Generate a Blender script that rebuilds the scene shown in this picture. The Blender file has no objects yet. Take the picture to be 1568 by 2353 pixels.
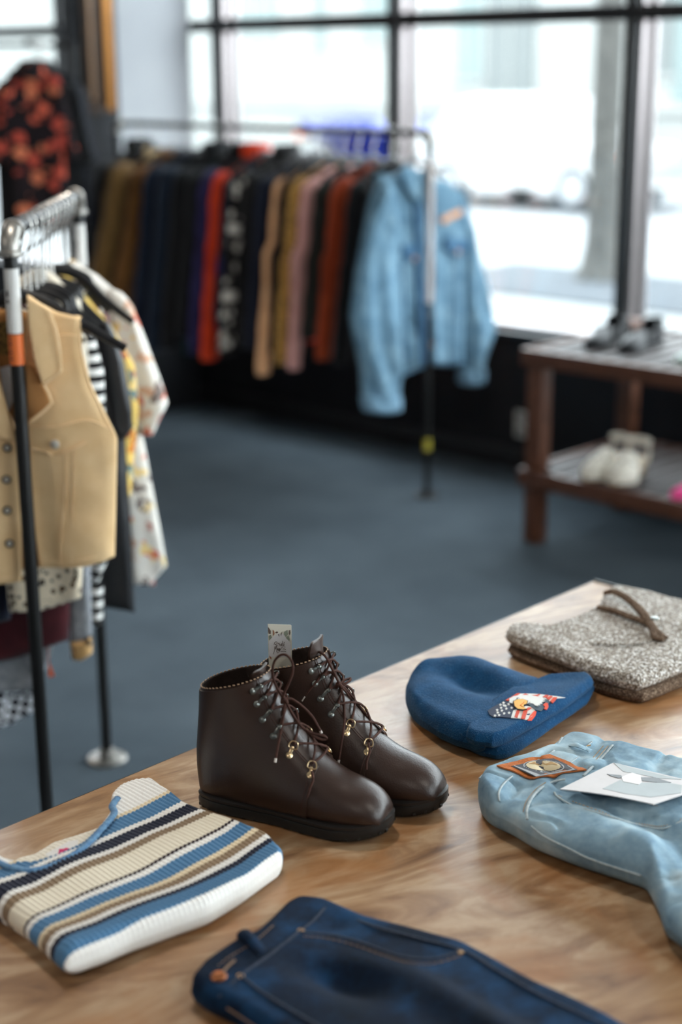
SKY, EXPO, FSTOP, FILL = 8, .85, 1.9, 16
import bpy, bmesh, math, random
import numpy as np
from mathutils import Matrix, Vector
random.seed(7); np.random.seed(7)
scn = bpy.context.scene
COLL = scn.collection
PI = math.pi
# ------------------------------------------------------------------ camera model
W, H, F = 1568, 2353, 3510.0
HC = 1.75
PIT, ROL, YAW = math.radians(16.291), math.radians(-.341), math.radians(46.505)
_cp, _sp = math.cos(PIT), math.sin(PIT)
FW = np.array([math.sin(YAW)*_cp, math.cos(YAW)*_cp, -_sp])
_r = np.array([math.cos(YAW), -math.sin(YAW), 0.0]); _u = np.cross(_r, FW)
_c, _s = math.cos(ROL), math.sin(ROL)
RT, UP = _c*_r + _s*_u, -_s*_r + _c*_u
CAM = np.array([0, 0, HC])
def ray(x, y): return FW + RT*(x-W/2)/F - UP*(y-H/2)/F
def at(x, y, z): d = ray(x, y); return CAM + d*((z-HC)/d[2])
def onx(x, y, X): d = ray(x, y); return CAM + d*(X/d[0])
def ony(x, y, Y): d = ray(x, y); return CAM + d*(Y/d[1])
def onplane(x, y, p0, n): d = ray(x, y); return CAM + d*(np.dot(np.array(p0)-CAM, n)/np.dot(d, n))
def proj(P):
    Q = np.asarray(P)-CAM; k = Q@FW
    return np.stack([W/2+F*(Q@RT)/k, H/2-F*(Q@UP)/k], -1)
# ------------------------------------------------------------------ mesh helpers
ORG = {}
def V(*a): return np.array(a, float)
def nrm(v): v = np.asarray(v, float); return v/(np.linalg.norm(v)+1e-12)
class MB:
    def __init__(s): s.v, s.f, s.uv, s.mi = [], [], [], []
    def add(s, vs, fs, uv=None, m=0):
        o = len(s.v); vs = [tuple(map(float, p)) for p in vs]
        s.v += vs; s.uv += ([tuple(map(float, q)) for q in uv] if uv is not None else [(p[0], p[2]) for p in vs])
        s.f += [tuple(i+o for i in f) for f in fs]; s.mi += [m]*len(fs); return s
    def grid(s, P, uv=None, m=0, cu=False, cv=False):
        n, k = P.shape[:2]; fs = []
        for i in range(n-(0 if cu else 1)):
            for j in range(k-(0 if cv else 1)):
                a, b = (i+1) % n, (j+1) % k
                fs.append((i*k+j, a*k+j, a*k+b, i*k+b))
        return s.add(P.reshape(-1, 3), fs, None if uv is None else uv.reshape(-1, 2), m)
    def box(s, c, d, ax=None, bev=0.0, m=0):
        bm = bmesh.new(); bmesh.ops.create_cube(bm, size=1)
        for v in bm.verts: v.co = Vector((v.co.x*d[0], v.co.y*d[1], v.co.z*d[2]))
        if bev: bmesh.ops.bevel(bm, geom=list(bm.edges), offset=bev, segments=2, profile=.5, affect='EDGES')
        A = np.eye(3) if ax is None else np.array(ax)
        bm.verts.index_update()
        vs = [np.array(c)+A.T@np.array(v.co) for v in bm.verts]
        fs = [[v.index for v in f.verts] for f in bm.faces]; bm.free()
        return s.add(vs, fs, m=m)
    def span(s, lo, hi, bev=0.0, m=0):
        lo, hi = np.array(lo, float), np.array(hi, float); return s.box((lo+hi)/2, np.abs(hi-lo), None, bev, m)
    def tube(s, path, r, n=10, closed=False, caps=True, up=None, flat=1.0, m=0):
        P = np.array(path, float); k = len(P); rr = np.broadcast_to(np.array(r, float), (k,))
        T = np.zeros_like(P)
        for i in range(k):
            a, b = (P[(i-1) % k], P[(i+1) % k]) if closed else (P[max(i-1, 0)], P[min(i+1, k-1)])
            T[i] = nrm(b-a)
        ref = np.array(up if up is not None else ((0, 0, 1) if abs(T[0][2]) < .9 else (1, 0, 0)), float)
        N = nrm(ref-T[0]*np.dot(ref, T[0])); G = np.zeros((k, n, 3)); UVs = np.zeros((k, n, 2)); L = 0
        for i in range(k):
            if up is not None: N = np.array(up, float)
            N = nrm(N-T[i]*np.dot(N, T[i])); B = np.cross(T[i], N)
            if i: L += np.linalg.norm(P[i]-P[i-1])
            for j in range(n):
                a = 2*PI*j/n
                G[i, j] = P[i]+rr[i]*(math.cos(a)*N*flat+math.sin(a)*B); UVs[i, j] = (L, j/n)
        o = len(s.v); s.grid(G, UVs, m, cu=closed, cv=True)
        if caps and not closed:
            s.f += [tuple(o+j for j in range(n)), tuple(o+(k-1)*n+j for j in reversed(range(n)))]; s.mi += [m, m]
        return s
    def lathe(s, prof, o=(0, 0, 0), ax=(0, 0, 1), n=24, m=0):
        z = nrm(ax); x = nrm(np.cross(z, (0.3, 1, .2) if abs(z[1]) < .9 else (1, 0, .2))); y = np.cross(z, x)
        G = np.array([[np.array(o)+z*h+r*(math.cos(2*PI*j/n)*x+math.sin(2*PI*j/n)*y) for j in range(n)] for r, h in prof])
        oo = len(s.v); s.grid(G, None, m, cv=True); k = len(prof)
        s.f += [tuple(oo+j for j in range(n)), tuple(oo+(k-1)*n+j for j in reversed(range(n)))]; s.mi += [m, m]
        return s
    def prism(s, poly, o, ex, ey, h0, h1, m=0):
        ex, ey = np.array(ex, float), np.array(ey, float); ez = np.cross(ex, ey); n = len(poly)
        vs = [np.array(o)+ex*a+ey*b+ez*h for h in (h0, h1) for a, b in poly]
        fs = [tuple(reversed(range(n))), tuple(range(n, 2*n))]+[(i, (i+1) % n, n+(i+1) % n, n+i) for i in range(n)]
        return s.add(vs, fs, m=m)
    def build(s, name, mats, parent=None, sharp=38, base=None):
        me = bpy.data.meshes.new(name)
        vs = np.array(s.v)
        if parent is not None: org = ORG[parent]
        else:
            lo, hi = vs.min(0), vs.max(0); org = np.array(base if base is not None else [(lo[0]+hi[0])/2, (lo[1]+hi[1])/2, lo[2]], float)
        me.from_pydata([tuple(p) for p in (vs-org)], [], s.f)
        ul = me.uv_layers.new(name='UVMap'); li = np.zeros(len(me.loops), dtype=np.int32)
        me.loops.foreach_get('vertex_index', li); ul.data.foreach_set('uv', np.array(s.uv, dtype=np.float32)[li].ravel())
        for mm in (mats if isinstance(mats, (list, tuple)) else [mats]): me.materials.append(mm)
        me.polygons.foreach_set('material_index', s.mi)
        me.polygons.foreach_set('use_smooth', [True]*len(s.f))
        bm = bmesh.new(); bm.from_mesh(me); bmesh.ops.recalc_face_normals(bm, faces=bm.faces); bm.to_mesh(me); bm.free()
        me.set_sharp_from_angle(angle=math.radians(sharp)); me.update()
        o = bpy.data.objects.new(name, me); COLL.objects.link(o)
        if parent is not None: o.parent = parent
        else: o.location = tuple(org)
        ORG[o] = org
        return o
def tag(o, label=None, cat=None, group=None, kind=None):
    if label: o['label'] = label
    if cat: o['category'] = cat
    if group: o['group'] = group
    if kind: o['kind'] = kind
    return o
def thing(name, loc, label=None, cat=None, group=None, kind=None):
    o = bpy.data.objects.new(name, None); o.empty_display_size = .05; COLL.objects.link(o)
    o.location = tuple(map(float, loc)); ORG[o] = np.array(loc, float)
    return tag(o, label, cat, group, kind)
def smoothpath(pts, n=40, closed=False):
    P = np.array(pts, float); k = len(P); out = []
    segs = k if closed else k-1
    for q in range(n if closed else n+1):
        t = q/n*segs; i = min(int(t), segs-1); f = t-i
        g = (lambda j: P[j % k]) if closed else (lambda j: P[min(max(j, 0), k-1)])
        a, b, c, d = g(i-1), g(i), g(i+1), g(i+2)
        out.append(.5*((2*b)+(-a+c)*f+(2*a-5*b+4*c-d)*f*f+(-a+3*b-3*c+d)*f**3))
    return np.array(out)
def vnoise(x, y, seed=0):
    xi, yi = np.floor(x), np.floor(y); fx, fy = x-xi, y-yi; fx = fx*fx*(3-2*fx); fy = fy*fy*(3-2*fy)
    def h(a, b): s = np.sin(a*127.1+b*311.7+seed*74.7)*43758.5453; return s-np.floor(s)
    return (h(xi, yi)*(1-fx)+h(xi+1, yi)*fx)*(1-fy)+(h(xi, yi+1)*(1-fx)+h(xi+1, yi+1)*fx)*fy
class Surf:
    """a sampled surface that seams, patches and pockets are draped on"""
    def __init__(s, G): s.G = G; s.px = None; s.n = G.shape[0]-1; s.k = G.shape[1]-1
    def at(s, u, v):
        a, b = min(max(u, 0), 1)*s.n, min(max(v, 0), 1)*s.k; i, j = min(int(a), s.n-1), min(int(b), s.k-1); a -= i; b -= j; G = s.G
        return (G[i, j]*(1-a)+G[i+1, j]*a)*(1-b)+(G[i, j+1]*(1-a)+G[i+1, j+1]*a)*b
    def nor(s, u, v, sgn=1):
        e = .012; a = s.at(u+e, v)-s.at(u-e, v); b = s.at(u, v+e)-s.at(u, v-e); n = nrm(np.cross(a, b))
        return n if np.dot(n, CAM-s.at(u, v)) > 0 else -n
    def uv(s, x, y, mask=None):
        if s.px is None: s.px = proj(s.G)
        d = ((s.px-np.array([x, y]))**2).sum(-1)
        if mask is not None: d = np.where(mask, d, 1e12)
        i, j = np.unravel_index(np.argmin(d), d.shape)
        u, v = i/s.n, j/s.k
        for _ in range(4):
            p = proj(s.at(u, v)); e = np.array([x, y])-p; h = .5/s.n; hk = .5/s.k
            u0, u1, v0, v1 = max(u-h, 0), min(u+h, 1), max(v-hk, 0), min(v+hk, 1)
            J = np.stack([(proj(s.at(u1, v))-proj(s.at(u0, v)))/(u1-u0), (proj(s.at(u, v1))-proj(s.at(u, v0)))/(v1-v0)], -1)
            try: dd = np.linalg.solve(J, e)
            except Exception: break
            dd = np.clip(dd, -2/s.n, 2/s.n); u = min(max(u+dd[0], 0), 1); v = min(max(v+dd[1], 0), 1)
        return u, v
    def pt(s, x, y, off=0.0, sgn=1):
        u, v = s.uv(x, y); return s.at(u, v)+s.nor(u, v, sgn)*off
def qprof(d, r): 
    if r <= 0: return np.ones_like(d)
    t = 1-np.clip(d/r, 0, 1); return np.sqrt(np.maximum(1-t**2.2, 0))
def bcurve(pts, us):
    P = np.array(pts, float)
    if P.shape[1] == 3: t, P = P[:, 0], P[:, 1:]
    else:
        L = np.r_[0, np.cumsum(np.linalg.norm(np.diff(P, axis=0), axis=1))]; t = L/L[-1]
    # light smoothing of the polyline
    tt = np.linspace(0, 1, 161); Q = np.stack([np.interp(tt, t, P[:, k]) for k in (0, 1)], -1)
    for _ in range(6): Q[1:-1] = .25*Q[:-2]+.5*Q[1:-1]+.25*Q[2:]
    return np.stack([np.interp(us, tt, Q[:, k]) for k in (0, 1)], -1)
def edge_samples(n, k=.55):
    x = np.linspace(0, 1, n+1); return (1-k)*x+k*(.5-.5*np.cos(PI*x))
def slab(mb, fr, bottom, top, left=None, right=None, t=.03, z0=0.0, r=(.02, .02, .02, .02), nu=40, nv=30,
         bump=None, both=True, uvf=None, m=0, uniform=False):
    """a padded sheet of cloth bounded by four curves in a frame (origin, ex, ey, normal)"""
    o, ex, ey, ez = [np.array(a, float) for a in fr]
    us = np.linspace(0, 1, nu+1) if uniform else edge_samples(nu); vs = edge_samples(nv)
    B, T = bcurve(bottom, us), bcurve(top, us)
    def strip(p): return [q[-2:] for q in p]
    L = bcurve(left if left is not None else [strip(bottom)[0], strip(top)[0]], vs)
    R = bcurve(right if right is not None else [strip(bottom)[-1], strip(top)[-1]], vs)
    U, Vv = us[:, None, None], vs[None, :, None]
    P = (1-Vv)*B[:, None]+Vv*T[:, None]+(1-U)*L[None]+U*R[None] \
        - ((1-U)*(1-Vv)*B[0]+U*(1-Vv)*B[-1]+(1-U)*Vv*T[0]+U*Vv*T[-1])
    lu = np.linalg.norm(B[-1]-B[0])*.5+np.linalg.norm(T[-1]-T[0])*.5
    lv = np.linalg.norm(L[-1]-L[0])*.5+np.linalg.norm(R[-1]-R[0])*.5
    u2, v2 = np.meshgrid(us, vs, indexing='ij'); a, b = P[..., 0], P[..., 1]
    e = qprof(v2*lv, r[0])*qprof((1-v2)*lv, r[1])*qprof(u2*lu, r[2])*qprof((1-u2)*lu, r[3])
    tt = t(u2, v2) if callable(t) else t
    w = bump(u2, v2, a, b) if bump is not None else 0
    if both: hi = z0+tt/2+tt/2*e+w*e; lo = z0+tt/2-tt/2*e
    else: hi = z0+tt*e+w*e; lo = np.full_like(hi, z0)
    G = o+a[..., None]*ex+b[..., None]*ey+hi[..., None]*ez
    D = o+a[..., None]*ex+b[..., None]*ey+lo[..., None]*ez
    uv = np.stack(uvf(u2, v2, a, b) if uvf else (u2*lu, v2*lv), -1)
    mb.grid(G, uv, m); mb.grid(D[:, ::-1], uv[:, ::-1], m)
    for g, d in ((G[0], D[0]), (D[-1], G[-1]), (D[:, 0], G[:, 0]), (G[:, -1], D[:, -1])):
        st = np.stack([g, d]); mb.grid(st, None, m)
    return Surf(G)
TZ = .76
def tframe(z=TZ): return (V(0, 0, z), V(1, 0, 0), V(0, 1, 0), V(0, 0, 1))
def tp(pts, z=TZ+.015): return [tuple(at(x, y, z)[:2]) for x, y in pts]
def crop(ox, oy, sc): return lambda pts: [(ox+x/sc, oy+y/sc) for x, y in pts]
def drape_path(mb, su, pts, r, off=0.0, n=30, flat=1.0, seg=6, sgn=1, m=0, dash=None):
    P = smoothpath([su.pt(x, y, off, sgn) for x, y in pts], n)
    if dash:
        for i in range(0, n, dash[1]): mb.tube(P[i:i+dash[0]+1], r, seg, flat=flat, m=m)
    else: mb.tube(P, r, seg, flat=flat, m=m)
def drape_quad(mb, su, q, off, th, nu=10, nv=6, sgn=1, m=0, bulge=0.0):
    """q: four pixel corners in order; a sheet laid over the surface"""
    c = [np.array(su.uv(*p)) for p in q]; G = np.zeros((nu+1, nv+1, 3)); D = G.copy(); UVs = np.zeros((nu+1, nv+1, 2))
    for i in range(nu+1):
        for j in range(nv+1):
            a, b = i/nu, j/nv; w = (c[0]*(1-a)+c[1]*a)*(1-b)+(c[3]*(1-a)+c[2]*a)*b
            p, nn = su.at(*w), su.nor(w[0], w[1], sgn); h = bulge*math.sin(PI*a)*math.sin(PI*b)
            G[i, j] = p+nn*(off+th+h); D[i, j] = p+nn*off; UVs[i, j] = (a, b)
    mb.grid(G, UVs, m)
    for g, d in ((G[0], D[0]), (D[-1], G[-1]), (D[:, 0], G[:, 0]), (G[:, -1], D[:, -1])): mb.grid(np.stack([g, d]), None, m)
    return Surf(G)
def drape_poly(mb, su, pts, off, th=.0006, sgn=1, m=0, rings=0):
    n = len(pts); top, low = [], []
    if rings:
        cx, cy = sum(p[0] for p in pts)/n, sum(p[1] for p in pts)/n; R = []
        for k in range(rings+1):
            f = 1-k/(rings+.35); row = []
            for x, y in pts:
                u, v = su.uv(cx+(x-cx)*f, cy+(y-cy)*f); row.append(su.at(u, v)+su.nor(u, v)*(off+th))
            R.append(row)
        u0 = [su.uv(*p) for p in pts]; R.insert(0, [su.at(*q)+su.nor(*q)*max(off-.0008, 0) for q in u0]); o = len(mb.v)
        mb.grid(np.array(R), None, m, cv=True); mb.f.append(tuple(o+(rings+1)*n+j for j in range(n))); mb.mi.append(m); return
    for x, y in pts:
        u, v = su.uv(x, y); p, nn = su.at(u, v), su.nor(u, v, sgn); top.append(p+nn*(off+th)); low.append(p+nn*max(off-.0008, 0))
    c = sum(top)/n
    mb.add(top+low, [tuple(range(n))]+[(i, (i+1) % n, n+(i+1) % n, n+i) for i in range(n)], m=m)
def ellipse(cx, cy, rx, ry, n=20, rot=0): return [(cx+rx*math.cos(2*PI*i/n)*math.cos(rot)-ry*math.sin(2*PI*i/n)*math.sin(rot), cy+rx*math.cos(2*PI*i/n)*math.sin(rot)+ry*math.sin(2*PI*i/n)*math.cos(rot)) for i in range(n)]
# ------------------------------------------------------------------ materials
def lin(c):
    if len(c) == 3: c = tuple(c)+(255,)
    return tuple(((x/255)/12.92 if x/255 <= .04045 else ((x/255+.055)/1.055)**2.4) for x in c[:3])+(1.0,)
class NT:
    def __init__(s, name):
        s.m = bpy.data.materials.new(name); s.m.use_nodes = True; s.t = s.m.node_tree; s.t.nodes.clear()
        s.out = s.t.nodes.new('ShaderNodeOutputMaterial'); s.b = s.add('BsdfPrincipled'); s.link(s.b.outputs[0], s.out.inputs[0])
        s._c = None
    def link(s, a, b): s.t.links.new(a, b)
    def add(s, ty, props=None, **inp):
        n = s.t.nodes.new('ShaderNode'+ty)
        for k, v in (props or {}).items(): setattr(n, k, v)
        for k, v in inp.items():
            key = int(k[1:]) if k[0] == '_' and k[1:].isdigit() else k.replace('_', ' ')
            i = n.inputs[key]
            if hasattr(v, 'is_linked') or hasattr(v, 'links'): s.link(v, i)
            else: i.default_value = v
        return n
    def co(s, kind='Object'):
        if s._c is None: s._c = s.add('TexCoord')
        return s._c.outputs[kind]
    def map(s, co, sc=(1, 1, 1), rot=(0, 0, 0)):
        return s.add('Mapping', None, Vector=co, Scale=sc, Rotation=rot).outputs[0]
    def noise(s, co, sc, detail=3, rough=.55, dist=0.0): return s.add('TexNoise', None, Vector=co, Scale=sc, Detail=detail, Roughness=rough, Distortion=dist).outputs[0]
    def vor(s, co, sc, feat='F1', rnd=1.0): return s.add('TexVoronoi', {'feature': feat}, Vector=co, Scale=sc, Randomness=rnd)
    def ramp(s, fac, stops, interp='LINEAR'):
        n = s.add('ValToRGB', None, Fac=fac); r = n.color_ramp; r.interpolation = interp
        while len(r.elements) > 1: r.elements.remove(r.elements[-1])
        r.elements[0].position, r.elements[0].color = stops[0][0], lin(stops[0][1])
        for p, c in stops[1:]: e = r.elements.new(p); e.color = lin(c)
        return n.outputs[0]
    def mix(s, f, a, b, mode='MIX'):
        n = s.add('MixRGB', {'blend_type': mode}); 
        for i, v in zip((0, 1, 2), (f, a, b)):
            if hasattr(v, 'links'): s.link(v, n.inputs[i])
            elif i and len(v) != 4: n.inputs[i].default_value = lin(v)
            else: n.inputs[i].default_value = v
        return n.outputs[0]
    def math(s, op, a, b=0.0, c=0.0):
        n = s.add('Math', {'operation': op})
        for i, v in zip((0, 1, 2), (a, b, c)):
            if hasattr(v, 'links'): s.link(v, n.inputs[i])
            else: n.inputs[i].default_value = v
        return n.outputs[0]
    def fr(s, fac, a, b): return s.math('MULTIPLY_ADD', fac, b-a, a)
    def sep(s, co): return s.add('SeparateXYZ', None, Vector=co).outputs
    def bump(s, h, st=.3, d=.002): s.link(s.add('Bump', None, Height=h, Strength=st, Distance=d).outputs[0], s.b.inputs['Normal'])
    def set(s, col=None, rough=None, metal=None, spec=None, sheen=None, coat=None):
        for k, v in (('Base Color', col), ('Roughness', rough), ('Metallic', metal), ('Specular IOR Level', spec), ('Sheen Weight', sheen), ('Coat Weight', coat)):
            if v is None: continue
            if hasattr(v, 'links'): s.link(v, s.b.inputs[k])
            elif k == 'Base Color': s.b.inputs[k].default_value = lin(v)
            else: s.b.inputs[k].default_value = v
        return s
_MC = {}
def fab(c, c2=None, sc=25, rough=.92, bsc=350, bst=.35, sheen=.15, name='cloth'):
    key = ('fab', c, c2, sc, rough, bsc)
    if key in _MC: return _MC[key]
    n = NT(name); co = n.co(); c2 = c2 or tuple(int(x*.82) for x in c)
    n.set(n.mix(n.ramp(n.noise(co, sc), [(.3, (0, 0, 0)), (.7, (255, 255, 255))]), c, c2), rough, spec=.15, sheen=sheen)
    n.bump(n.noise(co, bsc, 2), bst); _MC[key] = n.m; return n.m
def plain(c, rough=.5, metal=0, spec=.5, name='plain', coat=0.0):
    key = ('pl', c, rough, metal, spec, coat)
    if key in _MC: return _MC[key]
    n = NT(name); co = n.co()
    n.set(n.mix(n.noise(co, 30), c, tuple(int(x*.9) for x in c)), rough, metal, spec, coat=coat); _MC[key] = n.m; return n.m
def denim(c_dark, c_mid, c_light, sc=14, name='denim'):
    n = NT(name); co = n.co(); tw = n.add('TexWave', {'wave_type': 'BANDS', 'bands_direction': 'DIAGONAL'}, Vector=co, Scale=300.0, Distortion=1.5, Detail=1.0).outputs[1]
    a = n.noise(co, sc, 4, .6); b = n.noise(co, 160, 2)
    col = n.ramp(a, [(.28, c_dark), (.5, c_mid), (.74, c_light)])
    col = n.mix(n.math('MULTIPLY', n.math('SUBTRACT', b, .35), .35), col, c_light)
    col = n.mix(n.math('MULTIPLY', tw, .16), col, c_dark)
    n.set(col, .9, spec=.1, sheen=.03); n.bump(n.math('ADD', tw, n.math('MULTIPLY', b, 1.4)), .35, .0012); return n.m
def floral(bg, cols, sc=22, th=.42, name='floral print', bsc=250):
    n = NT(name); co = n.co(); d = n.noise(co, sc*1.3, 2); cc = n.mix(.06, co, n.add('TexNoise', None, Vector=co, Scale=sc*1.6).outputs[1], 'ADD')
    v = n.vor(cc, sc); pick = n.sep(v.outputs['Color'])[0]
    st = [(i/len(cols), c) for i, c in enumerate(cols)]
    fl = n.ramp(pick, st, 'CONSTANT'); fl = n.mix(n.math('MULTIPLY', n.noise(co, sc*6, 2), .3), fl, bg)
    f = n.ramp(v.outputs['Distance'], [(0, (255,)*3), (th, (255,)*3), (th+.05, (0,)*3)])
    n.set(n.mix(f, bg, fl), .85, spec=.15); n.bump(n.noise(co, bsc, 2), .3); return n.m
def leopard(bg, spot, sc=60, name='leopard print', mid=None):
    n = NT(name); co = n.co(); v = n.vor(co, sc); w = n.noise(co, sc*.8, 2)
    f = n.ramp(n.math('ADD', v.outputs['Distance'], n.math('MULTIPLY', w, .35)), [(.0, mid or bg), (.28, mid or bg), (.34, spot), (.5, spot), (.56, bg)], 'LINEAR')
    n.set(f, .9, spec=.1, sheen=.2); n.bump(n.noise(co, 300, 2), .4); return n.m
def stripes(stops, freq, axis=2, name='striped knit', co='Object', wob=0.0, rough=.92):
    n = NT(name); c = n.co(co); s = n.sep(c)[axis]
    if wob: s = n.math('ADD', s, n.math('MULTIPLY', n.noise(c, 9, 2), wob))
    f = n.math('FRACT', n.math('MULTIPLY', s, freq))
    n.set(n.ramp(f, stops, 'CONSTANT'), rough, spec=.12, sheen=.15); n.bump(n.noise(c, 300, 2), .4); return n.m
def checks(a, b, sc, name='houndstooth'):
    n = NT(name); co = n.map(n.co(), rot=(.5, .3, .785))
    n.set(n.mix(n.add('TexChecker', None, Vector=co, Scale=sc).outputs[1], a, b), .9, spec=.1); n.bump(n.noise(co, 300, 2), .3); return n.m
# ------------------------------------------------------------------ world, camera
wd = bpy.data.worlds.new('sky'); scn.world = wd; wd.use_nodes = True
bg = wd.node_tree.nodes['Background']; bg.inputs[0].default_value = (.86, .94, 1.0, 1); bg.inputs[1].default_value = SKY
cam = bpy.data.cameras.new('camera'); co_ = bpy.data.objects.new('camera', cam); COLL.objects.link(co_); scn.camera = co_
cam.sensor_fit = 'VERTICAL'; cam.sensor_height = 36; cam.sensor_width = 24; cam.lens = F/H*36
cam.clip_start = .02; cam.clip_end = 200
M4 = Matrix.Identity(4)
for i in range(3): M4[i][0], M4[i][1], M4[i][2], M4[i][3] = RT[i], UP[i], -FW[i], CAM[i]
co_.matrix_world = M4
cam.dof.use_dof = True; cam.dof.focus_distance = 2.19; cam.dof.aperture_fstop = FSTOP; cam.dof.aperture_blades = 0
vs_ = scn.view_settings; vs_.view_transform = 'Standard'; vs_.look = 'None'; vs_.gamma = 1; vs_.exposure = EXPO; vs_.use_curve_mapping = False
scn.display_settings.display_device = 'sRGB'
scn.cycles.use_denoising = True
scn.cycles.max_bounces = 8; scn.cycles.diffuse_bounces = 5; scn.cycles.glossy_bounces = 3; scn.cycles.transparent_max_bounces = 12
scn.cycles.caustics_reflective = False; scn.cycles.caustics_refractive = False; scn.cycles.sample_clamp_indirect = 6
# ------------------------------------------------------------------ setting materials
n = NT('carpet'); co = n.co()
n.set(n.mix(n.noise(co, 900, 2), n.ramp(n.noise(co, 3.2, 4), [(.3, (74, 84, 92)), (.7, (94, 105, 113))]), (64, 72, 79)), .97, spec=.06)
n.bump(n.noise(co, 700, 2), .5, .004); M_CARPET = n.m
M_WHITEWALL = fab((196, 198, 202), (188, 190, 195), 3, .8, 120, .06, 0, 'white paint')
M_GREYWALL = fab((160, 162, 165), (152, 154, 158), 3, .8, 120, .06, 0, 'pale grey paint')
M_CEIL = fab((205, 204, 200), (198, 197, 192), 2, .9, 80, .05, 0, 'ceiling paint')
M_BLACKWALL = fab((34, 35, 38), (28, 29, 31), 4, .7, 150, .08, 0, 'black paint')
M_FRAME = plain((26, 27, 29), .45, 0, .4, 'black window frame')
M_LITFRAME = plain((150, 142, 142), .35, .75, .5, 'daylit frame bar')  # daylight grazing the black bars is put into this grey
n = NT('window glass'); fr = n.math('MULTIPLY_ADD', n.math('POWER', n.add('LayerWeight', None, Blend=.5).outputs['Facing'], 5.0), .9, .03); tr = n.add('BsdfTransparent', None, Color=(.97, .985, .98, 1)); gl = n.add('BsdfGlossy', None, Roughness=.0)
mx = n.add('MixShader'); n.link(fr, mx.inputs[0]); n.link(tr.outputs[0], mx.inputs[1]); n.link(gl.outputs[0], mx.inputs[2]); n.link(mx.outputs[0], n.out.inputs[0]); M_GLASS = n.m
n = NT('asphalt'); co = n.co(); n.set(n.mix(n.noise(co, 1.2, 4), (100, 102, 104), (112, 113, 114)), .95, spec=.1); M_STREET = n.m
n = NT('concrete'); co = n.co(); n.set(n.mix(n.noise(co, 2, 4), (112, 113, 112), (100, 102, 103)), .95, spec=.1); M_PAVE = n.m
n = NT('soil'); co = n.co(); n.set(n.mix(n.noise(co, 5, 4), (52, 57, 62), (72, 74, 76)), .95, spec=.1); M_SOIL = n.m
WX = 5.4; RWX = 1.6       # plane of the shop windows
def struct(mb, name, m, label=None): return tag(mb.build(name, m), label, None, None, 'structure')
b = MB(); b.span((-4.5, -4.5, -.12), (WX+.16, 11, 0)); struct(b, 'floor', M_CARPET)
CZ = 3.3; WT = 2.85
b = MB(); b.span((-4.5, -4.5, CZ), (WX+.16, 11, CZ+.15)); struct(b, 'ceiling', M_CEIL)
b = MB(); b.span((-4.62, -4.5, 0), (-4.5, 11, CZ)); struct(b, 'wall_back', M_WHITEWALL)
b = MB(); b.span((-4.5, -4.62, 0), (RWX, -4.5, CZ)); b.span((RWX, -4.62, 0), (WX+.16, -4.5, .6)); b.span((RWX, -4.62, 2.85), (WX+.16, -4.5, CZ)); struct(b, 'wall_right', M_WHITEWALL)
ww = (WX-RWX)/3
for k in range(3):
    o = thing('window_%d' % (k+21), (RWX+ww*(k+.5), -4.56, .6), kind='structure')
    b = MB()
    for x in (RWX+ww*k, RWX+ww*(k+1)-.05): b.span((x, -4.6, .6), (x+.05, -4.52, 2.85), .003)
    for z in (.6, 1.93, 2.79): b.span((RWX+ww*k+.05, -4.6, z), (RWX+ww*(k+1)-.05, -4.52, z+.06), .003)
    b.build('window_frame', M_FRAME, o)
    for z0, z1 in ((.66, 1.93), (1.99, 2.79)):
        b = MB(); b.span((RWX+ww*k+.05, -4.565, z0), (RWX+ww*(k+1)-.05, -4.56, z1)); b.build('pane', M_GLASS, o)
b = MB(); b.span((-4.5, 11, 0), (WX+.16, 11.12, CZ)); struct(b, 'wall_left', M_WHITEWALL)
# sill wall below the windows, black, with its ledge
SILL = .60
b = MB(); b.span((WX-.02, -4.5, 0), (WX+.16, 11, SILL), .004); struct(b, 'wall_window', M_BLACKWALL)
b = MB(); b.span((WX-.06, -4.5, SILL), (WX+.18, 11, SILL+.025), .004); struct(b, 'trim_1', M_FRAME)
b = MB(); b.span((WX-.03, -4.5, 0), (WX-.02, 11, .1), .002); struct(b, 'baseboard_window', M_FRAME)
b = MB(); b.span((WX-.02, -4.5, WT), (WX+.16, 11, CZ), .004); struct(b, 'wall_light_stop', M_BLACKWALL)  # unseen wall added over the panes to keep steep skylight off the floor
# partition pier: white inside face towards the window, black end
b = MB(); b.span((4.863, 6.1, 1.25), (WX-.06, 6.3, CZ)); struct(b, 'wall_partition', M_GREYWALL)
b = MB(); b.span((4.863, 6.095, 0), (WX-.06, 6.3, 1.249)); struct(b, 'wall_partition_lower', M_BLACKWALL)  # lower part of the partition, in black
b = MB(); b.span((4.58, 6.085, 0), (4.86, 6.125, CZ), .004); struct(b, 'wall_pillar', M_BLACKWALL)
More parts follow.
